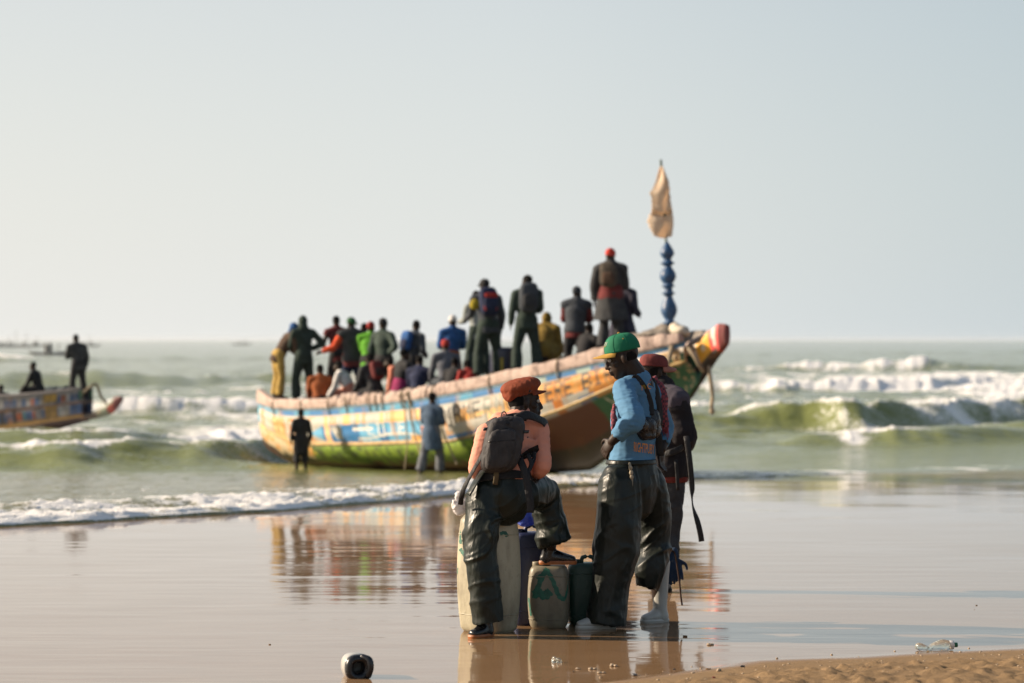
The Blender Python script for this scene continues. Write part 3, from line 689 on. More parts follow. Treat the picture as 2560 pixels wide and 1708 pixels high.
tag(fuse('tarp', bm, .03, CLOTHG, fold=lambda c, n: .025*vnoise(c[:, 0]*6, c[:, 1]*6, 81, 2)), 'grey tarpaulin spread over the bow beside the mast', 'tarp')
# flag on its staff above the post
FL = empty('flag', Wp(1664, 606, 42.6), 'ragged cream flag hanging from a thin staff above the mast', 'flag')
fo = np.array(FL.location)
part_tube('flag_staff', [np.array(Wp(1666, 640, 42.6))-fo, np.array(Wp(1663, 560, 42.6))-fo, np.array(Wp(1657, 470, 42.6))-fo, np.array(Wp(1652, 402, 42.6))-fo], .022, plain('staff_green', (.08, .12, .09), .6), FL, seg=8)
edgeR = [(402+14, 1655), (430, 1661), (455, 1671), (500, 1676), (545, 1683), (570, 1683), (588, 1680)]; edgeL = [(416, 1650), (432, 1645), (448, 1641), (470, 1632), (482, 1624), (500, 1629), (530, 1628), (553, 1617), (575, 1626), (592, 1634)]
nr_, nc_ = 60, 26; V = []
for i in range(nr_):
    f = i/(nr_-1); y0, y1 = 416, 590
    yy = y0+(y1-y0)*f; xl = lerp_curve(edgeL, yy)+random.uniform(-1.2, 1.2); xr = lerp_curve(edgeR, yy)+random.uniform(-1, 1)
    for j in range(nc_):
        g = j/(nc_-1); p = np.array(Wp(xl+(xr-xl)*g, yy+6*math.sin(g*3.0)*f, 42.6))
        fold_ = .03*math.sin(g*5.5+f*4)+.02*math.sin(f*11+g*3)+(.09 if .64 < f+.06*(g-.5)**2*4 < .72 else 0)*math.sin((f-.64)/.08*math.pi)
        V.append(p+np.array([0, -.05+fold_, 0])-fo)
fb = NB('flag_cloth'); fb.set(Base_Color=fb.ramp(fb.noise(7, 4), [(.3, (.72, .56, .42)), (.7, (.86, .74, .60))]), Roughness=.9)
tr = fb.n('ShaderNodeBsdfTranslucent'); tr.inputs[0].default_value = (.78, .62, .45, 1); ms = fb.n('ShaderNodeMixShader'); ms.inputs[0].default_value = .5
fb.l(fb.b.outputs[0], ms.inputs[1]); fb.l(tr.outputs[0], ms.inputs[2]); fb.l(ms.outputs[0], fb.t.nodes['Material Output'].inputs[0])
fo_ = mesh_np('flag_cloth', np.array(V), grid_faces(nr_, nc_), fb.m, True, FL); md = fo_.modifiers.new('thick', 'SOLIDIFY'); md.thickness = .006

# second pirogue cut by the left edge of the view
BOAT2 = empty('fishing_boat', (0, 0, 0), 'darker patchwork-painted pirogue riding the surf at the left edge', 'boat')
def paint_small(px, v):
    c = np.empty((*px.shape, 3)); c[:] = (.30, .29, .30)
    seg = hash1(px/11, 21); row = v < .5; seg2 = hash1(px/8+7, 22)
    blk = np.where(row, seg, seg2); inb = np.where(row, (v > .16) & (v < .42), (v > .6) & (v < .9))
    hue((.05, .12, .28), inb & (blk > .62), c); hue((.45, .12, .05), inb & (blk > .42) & (blk < .52), c); hue((.07, .20, .22), inb & (blk > .52) & (blk < .62), c); hue((.42, .40, .40), inb & (blk < .2), c)
    hue((.06, .05, .06), (~row) & (px < 90) & (blk < .4), c); hue((.28, .10, .06), (v > .46) & (v < .53), c); hue((.55, .33, .06), (px > 108) & (px < 142) & (v < .38), c)
    hue((.50, .30, .08), (px > 205) & (v < .42), c); hue((.36, .10, .04), (px > 226), c); hue((.07, .22, .12), (px > 198) & (px < 212) & (v < .4), c)
    hue((.06, .13, .30), (px > 175) & (px < 222) & (v > .55), c); hue((.42, .42, .40), (px > 145) & (px < 172) & (v > .52), c); hue((.42, .25, .06), (px > 112) & (px < 142) & (v > .5), c)
    hue((.38, .22, .06), v > .93, c); hue((.2, .2, .22), v < .08, c)
    return c*(.44+.22*vnoise(px/6, v*5, 76, 2))[..., None]
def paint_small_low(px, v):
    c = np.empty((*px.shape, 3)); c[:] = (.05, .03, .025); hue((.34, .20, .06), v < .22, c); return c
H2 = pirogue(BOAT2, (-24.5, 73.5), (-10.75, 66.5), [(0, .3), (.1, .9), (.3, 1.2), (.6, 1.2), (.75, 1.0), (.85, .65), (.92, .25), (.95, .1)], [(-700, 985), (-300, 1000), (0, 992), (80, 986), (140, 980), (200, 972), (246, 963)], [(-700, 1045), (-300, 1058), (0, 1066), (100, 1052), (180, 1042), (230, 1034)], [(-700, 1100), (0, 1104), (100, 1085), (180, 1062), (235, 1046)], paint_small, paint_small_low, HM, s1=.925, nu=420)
deck(H2, .03, .9, -.35)
for t in (.5, .6, .7, .8):
    a = along(H2, t=t, side=1, out=-.03, up=-.10); b_ = along(H2, t=t, side=-1, out=-.03, up=-.10)
    bm = bmesh.new(); box(bm, (a+b_)/2, (np.linalg.norm(a-b_), .25, .05), [b_-a, np.cross([0, 0, 1], b_-a), (0, 0, 1)]); to_obj('thwart', bm, WOOD, BOAT2, smooth=False)
for sd in (1, -1): part_tube('rubbing_strake', [along(H2, t=t, side=sd, out=.02, up=.0) for t in np.linspace(.02, .92, 24)], (.05, .035), plain('grey_strake', (.22, .2, .2), .6), BOAT2, side=(0, 0, 1), sub=2)
beak(H2, BOAT2, [(0, 205, 1035), (.25, 232, 1032), (.55, 262, 1018), (.86, 290, 992), (1, 303, 990)], [(0, 205, 1052), (.3, 240, 1046), (.6, 272, 1038), (.85, 292, 1022), (1, 306, 1001)], lambda f, g: (.10, .02, .02) if f > .8 else ((.30, .06, .04) if f > .66 and g > .4 else ((.16, .18, .12) if f > .4 else (.06, .045, .035))), HM, ([0, .6, 1], [.25, .14, .07]), (.915, 1.0))
part_tube('bow_hoop', [np.array(Wp(x, y, 67)) for x, y in ((205, 985), (222, 970), (239, 960), (247, 975), (253, 993), (262, 1003), (268, 1014))], .04, ROPE, BOAT2)
bm = bmesh.new(); blob(bm, Wp(140, 975, 69.5), (.35, .4, .12)); blob(bm, Wp(165, 972, 69.3), (.22, .4, .10)); blob(bm, Wp(120, 978, 69.6), (.2, .4, .10))
tag(fuse('net_heap', bm, .04, cloth('dark_net', (.05, .07, .08)), fold=lambda c, n: .03*vnoise(c[:, 0]*6, c[:, 2]*9, 82, 2)), 'dark heap of net in the bow of the left pirogue', 'net')

# pirogues far out at sea
FARM = plain('far_boat_dark', (.22, .21, .20), .8)
def far_boat(px, d, L, rot, masts, label):
    r = empty('distant_boat', ((px-CX)/F*d, d, 0), label, 'boat', 'small boats far out at sea', rot)
    bm = bmesh.new(); tube(bm, [(-L/2, 0, .6), (-L*.3, 0, .2), (0, 0, .1), (L*.3, 0, .25), (L/2, 0, .9)], [(.2, .15), (.7, .4), (.9, .45), (.7, .4), (.12, .15)], seg=10, side=(0, 1, 0)); to_obj('hull', bm, FARM, r)
    for x, h in masts: part_tube('mast', [(x, 0, .5), (x+.2, 0, h*.8)], .08, FARM, r, seg=6)
    bm = bmesh.new()
    for k in range(3): x = random.uniform(-L*.25, L*.25); tube(bm, [(x, 0, .6), (x, 0, 1.5), (x, 0, 2.1)], [.28, .3, .15], seg=6)
    tag(to_obj('crew', bm, FARM, r), kind='stuff')
far_boat(14, 900, 11, .1, [(1, 5)], 'tiny dark boat on the horizon, leftmost of them')
far_boat(46, 900, 14, -.1, [(-1, 8), (3, 7)], 'tiny two-masted boat on the horizon left of the standing man')
far_boat(86, 1000, 10, .1, [(1, 5)], 'tiny single-masted boat on the horizon just left of the standing man')
far_boat(124, 420, 7, .2, [(1.4, 2.6)], 'small boat on the water close left of the standing man')
far_boat(222, 1000, 10, 0, [(0, 6)], 'tiny boat with a pale mast on the horizon right of the standing man')
far_boat(604, 1300, 11, 0, [(2, 5)], 'tiny boat on the horizon left of the crowded pirogue')

# ---------------------------------------------------------------- people
V3 = lambda *a: np.array(a, float)
def unit(v): v = np.asarray(v, float); return v/(np.linalg.norm(v)+1e-9)
SKIN = {}
def skin(k):
    tones = [(.034, .018, .011), (.045, .024, .015), (.026, .014, .010)]
    return plain('skin_%s' % 'abc'[k % 3], tones[k % 3], .5, .15, 20, .12, spec=.28, dist=.004)
HAIRM = plain('black_hair', (.012, .011, .011), .9, .3, 200, .8, dist=.004, spec=.1)
EYEM = plain('eye_white', (.55, .50, .44), .2, .05)

def add_head(bm, c, f, u, k=1.0, detail=True):
    c, f, u = map(V3, (), ()) if False else (np.asarray(c, float), unit(f), np.asarray(u, float))
    r = unit(np.cross(f, u)); u = unit(np.cross(r, f)); ax = [r, f, u]
    P = lambda a, b, d: c+(r*a+f*b+u*d)*k
    S_ = lambda *t: tuple(x*k for x in t)
    blob(bm, P(0, -.012, .028), S_(.075, .098, .090), ax)
    blob(bm, P(0, .030, -.045), S_(.058, .064, .078), ax)
    blob(bm, P(0, .062, -.098), S_(.030, .026, .024), ax)
    blob(bm, P(0, .072, .030), S_(.052, .022, .022), ax)
    tube(bm, [P(0, .082, .016), P(0, .100, -.012), P(0, .112, -.034)], [S_(.010, .012), S_(.012, .013), S_(.017, .012)], seg=8, side=r)
    blob(bm, P(0, .098, -.038), S_(.023, .014, .011), ax)
    blob(bm, P(0, .094, -.062), S_(.026, .014, .010), ax); blob(bm, P(0, .092, -.078), S_(.024, .014, .011), ax)
    for s in (-1, 1):
        blob(bm, P(s*.045, .050, -.022), S_(.022, .026, .020), ax)
        blob(bm, P(s*.078, -.006, -.012), S_(.010, .020, .032), [unit(r+f*.3*s), unit(f-r*.3*s), u])
    return r, f, u

def add_hand(bm, w, d, n, k=1.0, curl=.5, mirror=1, finer=True):
    """palm, four bent fingers and a thumb; d = direction of the fingers, n = out of the back of the hand"""
    w = np.asarray(w, float); d = unit(d); n = unit(np.asarray(n, float)-d*np.dot(n, d)); s = np.cross(d, n)*mirror
    blob(bm, w+d*.045*k, (.041*k, .052*k, .016*k), [s, d, n], u=10, v=7)
    for i, (o, l) in enumerate(((-.030, .066), (-.010, .076), (.010, .072), (.029, .056))):
        p0 = w+(d*.080+s*o*1.0)*k; a1 = curl*.6; a2 = curl*1.6
        d1 = d*math.cos(a1)-n*math.sin(a1)+s*o*2.2*(1-curl); d2 = d*math.cos(a2)-n*math.sin(a2)
        tube(bm, [p0-d*.02*k, p0+d1*l*.45*k, p0+d1*l*.45*k+d2*l*.55*k], [.0098*k, .009*k, .0075*k], seg=7, sub=2)
    t0 = w+(d*.022-s*.034)*k; t1 = t0+(d*.030-s*.028-n*.010)*k; t2 = t1+(d*.034-s*.006-n*.012)*k
    tube(bm, [t0+s*.012*k, t1, t2], [.013*k, .011*k, .009*k], seg=7, sub=2)

def add_foot(bm, an, to, k=1.0, r=.042):
    an = np.asarray(an, float); to = np.asarray(to, float); d = unit(to-an); hd = unit([d[0], d[1], 0]); s = np.cross([0, 0, 1], hd)
    heel = an-hd*.05*k+V3(0, 0, -.05*k)
    tube(bm, [heel, an+V3(0, 0, -.035*k)+hd*.03*k, to-hd*.05*k, to], [(.036*k, .034*k), (.040*k, .040*k), (.046*k, .026*k), (.036*k, .018*k)], seg=10, side=s)

class Person:
    """joints J in metres relative to the base; builds skin, clothes and hat as children of one empty"""
    def __init__(self, name, loc, label, J, k=1.0, voxel=.016, tone=0, group=None, cat='person', main=False):
        self.root = empty(name, loc, label, cat, group); self.J = {q: np.asarray(v, float) for q, v in J.items()}; self.k = k; self.vx = voxel; self.tone = tone; self.main = main
        J = self.J; self.rs = unit(J['shR']-J['shL']); self.rh = unit(J['hipR']-J['hipL'])
    def spine(self):
        J = self.J; pel, che, nek = J['pel'], J['che'], J['nek']
        wai = J.get('wai', pel*.55+che*.45)
        return pel, wai, che, nek
    def torso(self, bm, g=0.0, top=True, bottom=None, wide=1.0, low=0.0):
        J = self.J; k = self.k; pel, wai, che, nek = self.spine(); sh = (J['shL']+J['shR'])/2
        dn = unit(wai-pel); low_p = pel-dn*(.06*k+low); mid_side = unit(self.rs+self.rh)
        pts = [low_p, pel, wai, che, sh*.75+che*.25]; rad = [(.155*wide+g, .115+g), (.165*wide+g, .120+g), (.140*wide+g, .105+g), (.168*wide+g, .118+g), (.140*wide+g, .090+g)]
        sds = [self.rh, self.rh, mid_side, self.rs, self.rs]
        if low < -.06: pts = [pel-dn*(.06+low)*k]+pts[2:]; rad = [rad[1]]+rad[2:]; sds = sds[1:]
        if not top: pts, rad, sds = pts[:3], rad[:3], sds[:3]
        tube(bm, pts, [(a*k, b*k) for a, b in rad], seg=18, side=sds, sub=4, cap=(False, True))
        if top:
            tube(bm, [J['shL'], sh+(nek-sh)*.30, J['shR']], [(.052+g)*k, (.075+g)*k, (.052+g)*k], seg=12, side=(0, 0, 1), sub=4)
            tube(bm, [sh-(nek-sh)*.2, sh*.5+nek*.5, nek-(nek-sh)*.05], [((.15+g)*k, (.085+g)*k), ((.098+g)*k, (.075+g)*k), ((.066+g)*k, (.064+g)*k)], seg=14, side=self.rs, sub=3)
    def arm(self, bm, s, g=0.0, upto=1.0, elbow=0.0):
        J = self.J; k = self.k; a, e, w = J['sh'+s], J['el'+s], J['wr'+s]
        end = e+(w-e)*(upto-1) if upto > 1 else a+(e-a)*upto
        r = [(.056+g)*k, (.050+g)*k, (.042+g+elbow)*k, (.040+g*.9)*k, (.030+g*.8)*k]
        if upto <= 1: tube(bm, [a, a+(end-a)*.5, end], [r[0], r[1], r[1]*.98], seg=12, sub=4, hollow=(0, .02 if g else 0))
        else: tube(bm, [a, a+(e-a)*.5, e, e+(end-e)*.5, end], [r[0], r[1], r[2], r[3], r[4]], seg=12, sub=4, hollow=(0, .02 if g else 0))
    def leg(self, bm, s, g=0.0, upto=2.0, flare=0.0, gk=None):
        J = self.J; k = self.k; h, n, a = J['hip'+s], J['kn'+s], J['an'+s]; end = n+(a-n)*(upto-1)
        gk = g if gk is None else gk
        tube(bm, [h, h+(n-h)*.5, n, n+(end-n)*.5, end], [(.088+g)*k, (.078+g)*k, (.056+gk)*k, (.052+gk+flare*.6)*k, (.038+gk+flare)*k], seg=14, sub=4, side=self.rh, hollow=(0, .03 if g else 0))
    def body(self, hands=.5, feet=True, hand_dirs=None):
        J = self.J; k = self.k; bm = bmesh.new()
        self.torso(bm); 
        hr, hf, hu = add_head(bm, J['hed'], J['hf'], J.get('hu', V3(0, 0, 1)), k)
        self.hax = (hr, hf, hu)
        tube(bm, [J['nek']-(J['hed']-J['nek'])*.25, J['nek']*.6+J['hed']*.4-hf*.01, J['hed']-hu*.03*k-hf*.02*k], [.074*k, .064*k, .060*k], seg=12)
        for s in 'LR':
            self.arm(bm, s, upto=2.0); d = J.get('hd'+s, J['wr'+s]-J['el'+s]); n = J.get('hn'+s, np.cross(unit(d), V3(0, 0, 1))*(1 if s == 'R' else -1)+V3(0, 0, .3))
            add_hand(bm, J['wr'+s], d, n, k, hands, 1 if s == 'R' else -1)
            self.leg(bm, s)
            if feet: add_foot(bm, J['an'+s], J['to'+s], k)
        o = fuse('body', bm, self.vx, skin(self.tone), self.root, smooth=1 if self.main else 2)
        if self.main:
            for s in (-1, 1):
                be = bmesh.new(); blob(be, J['hed']+(hr*s*.031+hf*.081+hu*.008)*k, .0125*k, u=10, v=7); to_obj('eye', be, EYEM, self.root)
        return o
    def shirt(self, mat, name='shirt', sleeve=2.0, g=.016, low=.06, fold=None, wide=1.0, vx=None, arms='LR', elbow=.0, collar=False):
        bm = bmesh.new(); self.torso(bm, g, wide=wide, low=low)
        for s in arms: self.arm(bm, s, g*.95, sleeve, elbow)
        if collar:
            J = self.J; tube(bm, [J['nek']-(J['hed']-J['nek'])*.15, J['nek']+(J['hed']-J['nek'])*.22], [.070*self.k, .064*self.k], seg=14)
        return fuse(name, bm, vx or self.vx, mat, self.root, fold=fold or (lambda c, n: .008*vnoise(c[:, 0]*7+c[:, 1]*5, c[:, 2]*9, 91, 2)))
    def trousers(self, mat, name='trousers', upto=2.0, g=.022, flare=.02, fold=None, top=.04, vx=None, gk=None, wide=1.0):
        bm = bmesh.new(); J = self.J; k = self.k; pel, wai, che, nek = self.spine(); up = unit(wai-pel)
        tube(bm, [pel-up*.07*k, pel, pel+up*(.03+top)*k], [((.14*wide+g)*k, (.105+g)*k), ((.168*wide+g)*k, (.122+g)*k), ((.155*wide+g)*k, (.116+g)*k)], seg=18, side=self.rh, sub=4)
        for s in 'LR': self.leg(bm, s, g, upto, flare, gk)
        return fuse(name, bm, vx or self.vx, mat, self.root, fold=fold or (lambda c, n: .010*vnoise(c[:, 0]*6+c[:, 1]*6, c[:, 2]*7, 92, 2)))
    def coat(self, mat, length=.5, g=.04, sleeve=1.95, flare=.08, name='coat'):
        bm = bmesh.new(); J = self.J; k = self.k; self.torso(bm, g); pel = J['pel']
        for s in 'LR': self.arm(bm, s, g*.8, sleeve)
        kn = (J['knL']+J['knR'])/2; e = pel+(kn-pel)*length*2
        tube(bm, [pel+V3(0, 0, .05), pel, e], [((.17+g)*k, (.13+g)*k), ((.175+g)*k, (.135+g)*k), ((.18+g+flare)*k, (.15+g+flare)*k)], seg=18, side=self.rh, sub=4, hollow=(0, .03))
        return fuse(name, bm, self.vx, mat, self.root, fold=lambda c, n: .012*vnoise(c[:, 0]*9+c[:, 1]*9, c[:, 2]*3, 93, 2))
    def hat(self, mat, kind='cap', name=None, visor_mat=None):
        J = self.J; k = self.k; r, f, u = self.hax; c = J['hed']; P = lambda a, b, d: c+(r*a+f*b+u*d)*k; ax = [r, f, u]; S_ = lambda *t: tuple(x*k for x in t)
        bm = bmesh.new()
        if kind == 'hair': blob(bm, P(0, -.018, .040), S_(.081, .100, .088), ax); nm = 'hair'
        elif kind == 'cap':
            blob(bm, P(0, -.010, .050), S_(.086, .108, .090), ax, p=.9); nm = 'cap'
            tube(bm, [P(0, .07, .052), P(0, .13, .044), P(0, .175, .034)], [S_(.075, .008), S_(.075, .007), S_(.05, .006)], seg=12, side=r, sub=2)
        elif kind == 'beanie': blob(bm, P(0, -.014, .052), S_(.086, .106, .098), ax); nm = 'knit_hat'
        elif kind == 'hood':
            blob(bm, P(0, -.025, .018), S_(.098, .112, .125), ax); tube(bm, [P(0, -.02, -.05), P(0, -.03, -.15)], [S_(.095, .095), S_(.12, .10)], seg=12, side=r, sub=2); nm = 'hood'
        elif kind == 'scarf': blob(bm, P(0, -.02, .04), S_(.088, .108, .098), ax); tube(bm, [P(0, -.05, .0), P(0, -.07, -.10)], [S_(.08, .06), S_(.09, .06)], seg=10, side=r, sub=2); nm = 'headscarf'
        elif kind == 'sunhat':
            blob(bm, P(0, -.012, .055), S_(.086, .106, .088), ax); tube(bm, [P(0, -.012, .045), P(0, -.012, .052)], [S_(.15, .17), S_(.14, .16)], seg=18, side=r, sub=1, flat=True); nm = 'sun_hat'
        return fuse(name or nm, bm, min(self.vx, .012), mat, self.root, smooth=1)

def pose(h=1.75, legs='stand', lean=0.0, armL='down', armR='down', turn=0.0, head=0.0, nod=0.0, hd=0.0, spread=1.0, side_lean=0.0):
    """joint table of a figure that faces +Y, its base between the feet; hd = heading, 0 faces away from the camera"""
    k = h/1.75; J = {}
    if legs == 'stand':
        P = V3(0, 0, .93)
        for s, q in (('L', -1), ('R', 1)):
            J['hip'+s] = V3(q*.088, 0, .89); J['kn'+s] = V3(q*.11*spread, .03, .49); J['an'+s] = V3(q*.13*spread, -.02, .085); J['to'+s] = V3(q*.16*spread, .17, .025)
    elif legs == 'stride':
        P = V3(0, 0, .91)
        for s, q in (('L', -1), ('R', 1)):
            J['hip'+s] = V3(q*.088, 0, .87); J['kn'+s] = V3(q*.11, .03+q*.14, .48); J['an'+s] = V3(q*.12, -.05+q*.24, .09); J['to'+s] = V3(q*.13, .14+q*.24, .025)
    elif legs == 'sit':
        P = V3(0, 0, .47)
        for s, q in (('L', -1), ('R', 1)):
            J['hip'+s] = V3(q*.09, .02, .45); J['kn'+s] = V3(q*.15*spread, .44, .48); J['an'+s] = V3(q*.14*spread, .42, .085); J['to'+s] = V3(q*.16*spread, .62, .025)
    elif legs == 'crouch':
        P = V3(0, -.10, .30)
        for s, q in (('L', -1), ('R', 1)):
            J['hip'+s] = V3(q*.09, -.08, .30); J['kn'+s] = V3(q*.2, .28, .50); J['an'+s] = V3(q*.14, .05, .09); J['to'+s] = V3(q*.17, .24, .025)
    up = V3(side_lean, math.sin(lean), math.cos(lean)); up = unit(up); fw = V3(0, math.cos(lean), -math.sin(lean))
    ct, st = math.cos(turn), math.sin(turn); rt = V3(ct, -st, 0) if abs(lean) < .01 else unit(V3(ct, 0, 0)-fw*st)
    J['pel'] = P; J['che'] = P+up*.36; J['nek'] = P+up*.565+fw*.01; nup = unit(up+V3(0, 0, .9))
    J['hed'] = J['nek']+nup*.135+fw*.012
    ch, sh = math.cos(head), math.sin(head); hf = V3(-sh, ch, 0); hf = hf*math.cos(nod)+V3(0, 0, -math.sin(nod)); J['hf'] = hf; J['hu'] = V3(0, 0, 1)
    for s, q in (('L', -1), ('R', 1)):
        S0 = P+up*.478+rt*q*.185; J['sh'+s] = S0; a = armL if s == 'L' else armR; dn = V3(0, 0, -1)
        if a == 'down': e = S0+unit(dn+rt*q*.22-fw*.08)*.30; w = e+unit(dn+fw*.25+rt*q*.02)*.26
        elif a == 'bent': e = S0+unit(dn+rt*q*.30-fw*.15)*.30; w = e+unit(dn*.35+fw*.8-rt*q*.35)*.26
        elif a == 'hip': e = S0+unit(dn*.8+rt*q*.62-fw*.35)*.30; w = e+unit(-rt*q*.75+fw*.30+dn*.40)*.26
        elif a == 'fold': e = S0+unit(dn+rt*q*.12+fw*.25)*.29; w = e+unit(-rt*q*.8+fw*.55+V3(0, 0, .25))*.25
        elif a == 'fwd': e = S0+unit(dn*.8+fw*.5)*.29; w = e+unit(fw+V3(0, 0, -.1))*.26
        elif a == 'out': e = S0+unit(dn*.8+rt*q*.5)*.29; w = e+unit(rt*q*.9+dn*.35+fw*.2)*.26
        elif a == 'up': e = S0+unit(rt*q*.5+fw*.4+V3(0, 0, -.3))*.29; w = e+unit(V3(0, 0, 1)+fw*.4-rt*q*.3)*.26
        elif a == 'knee': e = S0+unit(dn+fw*.45+rt*q*.15)*.29; w = e+unit(fw*.9+dn*.55-rt*q*.1)*.26
        elif a == 'reach': e = S0+unit(dn+fw*.3)*.30; w = e+unit(dn+fw*.35)*.26
        J['el'+s] = e; J['wr'+s] = w
    c, s_ = math.cos(hd), math.sin(hd); M = np.array([[c, -s_, 0], [s_, c, 0], [0, 0, 1]])
    for q in J: J[q] = M@J[q]*(1 if q in ('hf', 'hu') else k)
    return J, k

def backpack(name, loc_person, P, label, mat, mat2=None, size=(.30, .17, .44), lift=0.0, patches=()):
    """bag on the back: body, pocket, two shoulder straps"""
    J = P.J; k = P.k; base = np.array(P.root.location); che = J['che']; up = unit(J['nek']-J['pel']); rt = P.rs; bk = unit(np.cross(up, rt))*-1
    if np.dot(bk, np.cross(rt, up)) > 0: pass
    bk = -np.cross(up, rt); bk = unit(bk)
    c = che+up*(.02+lift)*k+bk*(.125+size[1]/2)*k
    r = empty(name, base+c-up*size[2]/2, label, 'backpack'); o = np.array(r.location)-base; ax = [rt, bk, up]
    bm = bmesh.new(); blob(bm, c-o, (size[0]/2, size[1]/2, size[2]/2), ax, p=.55, u=20, v=12); to_obj('bag_body', bm, mat, r)
    bm = bmesh.new(); blob(bm, c-o+bk*size[1]*.42-up*size[2]*.14, (size[0]*.36, size[1]*.22, size[2]*.24), ax, p=.55); to_obj('front_pocket', bm, mat2 or mat, r)
    for s in (-1, 1):
        sh = J['shL' if s < 0 else 'shR']; m = J['nek']*.45+sh*.55+up*.055*k
        bm = bmesh.new(); strap(bm, [c-o+rt*s*.09+up*size[2]*.42-bk*size[1]*.4, m-o-bk*.02, m-o-bk*.11-up*.05, m-o-bk*.15-up*.2, c-o+rt*s*.15-up*size[2]*.3-bk*size[1]*.5], .05, .012, rt); to_obj('shoulder_strap', bm, mat, r)
    for n_, m_, (a, b, w, h) in patches:
        bm = bmesh.new(); blob(bm, c-o+bk*size[1]*.47+rt*a+up*b, (w, .03, h), ax, p=.45); to_obj(n_, bm, m_, r)
    return r
C_ = {n: cloth(n, c) for n, c in dict(black_cloth=(.026, .026, .029), charcoal=(.05, .052, .056), dark_green_oilskin=(.034, .054, .044), dark_green_cloth=(.045, .070, .058), maroon=(.16, .03, .03), orange_red=(.85, .11, .04),
    rust_brown=(.38, .11, .035), salmon=(.68, .26, .17), white_cloth=(.8, .77, .74), lime=(.13, .42, .03), red_cloth=(.38, .035, .03), navy=(.022, .03, .075), blue_cloth=(.03, .115, .34), grey_blue=(.12, .15, .20),
    grey_cloth=(.14, .15, .18), mustard=(.24, .16, .03), yellow_oilskin=(.52, .34, .09), brown_cloth=(.10, .06, .04), slate=(.06, .07, .085), pale_grey=(.33, .36, .35), smock_blue=(.075, .12, .19), magenta=(.28, .02, .10)).items()}

# ---------------------------------------------------------------- the crowd in the big pirogue
def spot(H, px, lat):
    s = np.linspace(-.5, H['L']*1.02, 1500); p = H['A'][None]+H['u'][None]*s[:, None]+H['n'][None]*lat
    q = CX+F*p[:, 0]/p[:, 1]; i = int(np.argmin(np.abs(q-px))); return p[i]
def crowd(px, py, label, h=1.75, legs='stand', lat=0.0, H=None, hd=0.0, tone=0, group='people aboard the big pirogue', vox=.018, **kw):
    H = H or H1
    if legs == 'stand':
        rr = random.Random(int(px*7)); kw.setdefault('side_lean', rr.uniform(-.10, .10)); kw.setdefault('head', rr.uniform(-.8, .8)); kw['lean'] = kw.get('lean', 0)+rr.uniform(.0, .14); kw.setdefault('turn', rr.uniform(-.25, .25)); kw.setdefault('spread', rr.uniform(1.1, 1.7)); kw.setdefault('armL', rr.choice(['bent', 'down', 'fold'])); kw.setdefault('armR', rr.choice(['bent', 'down', 'fwd'])); kw.setdefault('nod', rr.uniform(-.1, .35))
    J, k = pose(h, legs, hd=hd, **kw); x, y = spot(H, px, lat)
    ex = (J['shR']-J['shL'])*.07
    for q_ in ('sh', 'el', 'wr'): J[q_+'R'] = J[q_+'R']+ex; J[q_+'L'] = J[q_+'L']-ex
    top = J['hed'][2]+.122*k; z = CAMZ-(py-CY)/F*y-top
    # line the head up with its sighted column
    hx = (px-CX)/F*(y+J['hed'][1])-J['hed'][0]
    return Person('person', (hx, y, z), label, J, k, vox, tone, group)
def dress(P, shirt, trou, hat=None, hatm=None, sleeve=2.0, coat=None, hands=.5):
    P.body(hands=hands)
    if trou is not None: P.trousers(trou, g=.030, flare=.030)
    if coat is not None: P.coat(coat[0], coat[1], .05)
    elif shirt is not None: P.shirt(shirt, sleeve=sleeve, g=.028, low=.10)
    if hat: P.hat(hatm or HAIRM, hat)
    else: P.hat(HAIRM, 'hair')
    return P
hl = math.radians
P = dress(crowd(736, 808, 'person at the stern in a blue headscarf and yellow oilskin trousers, leaning', 1.70, 'stand', .55, hd=hl(-70), lean=.42, armL='fwd', armR='reach', spread=1.5), C_['brown_cloth'], C_['yellow_oilskin'], 'scarf', C_['blue_cloth'])
P = dress(crowd(757, 791, 'person standing at the stern in a dark green hooded raincoat, one elbow out', 1.80, 'stand', .45, hd=hl(35), armR='hip', armL='fold'), C_['dark_green_oilskin'], C_['dark_green_oilskin'], 'hood', C_['dark_green_oilskin'])
P = dress(crowd(800, 911, 'person seated low in a rust brown shirt beside the standing raincoat figure', 1.62, 'sit', .7, hd=hl(5), armL='knee', armR='knee', lean=.1), C_['rust_brown'], C_['black_cloth'])
P = dress(crowd(841, 790, 'slim bareheaded person in a maroon vest, leftmost of the standing middle group', 1.75, 'stand', -.35, hd=hl(10)), C_['maroon'], C_['black_cloth'], sleeve=.35)
P = dress(crowd(878, 795, 'broad person in a green cap, orange sleeves and a dark vest', 1.80, 'stand', .25, hd=hl(8), armL='out', armR='down'), C_['orange_red'], C_['navy'], 'cap', cloth('green_cap_cloth', (.04, .13, .05)))
bm = bmesh.new(); P.torso(bm, .05, low=.02); fuse('vest', bm, .018, C_['charcoal'], P.root)
bm = bmesh.new(); P.torso(bm, .046, top=False, low=.10); fuse('waist_cloth', bm, .018, C_['maroon'], P.root)
P = dress(crowd(845, 903, 'person bent forward in a white and salmon shirt, seated at the rail', 1.62, 'sit', .75, hd=hl(70), lean=.55, armL='knee', armR='knee'), C_['white_cloth'], C_['salmon'])
bm = bmesh.new(); P.torso(bm, .046, top=False, low=.14); fuse('shirt_tail', bm, .02, C_['salmon'], P.root)
P = dress(crowd(911, 808, 'bareheaded person half hidden behind the lime green shirt', 1.70, 'stand', -.6, hd=hl(-20)), C_['maroon'], C_['black_cloth'])
P = dress(crowd(928, 806, 'person in a lime green shirt and red hat in the middle group', 1.70, 'stand', .15, hd=hl(-15), armL='fwd'), C_['lime'], C_['black_cloth'], 'beanie', C_['red_cloth'])
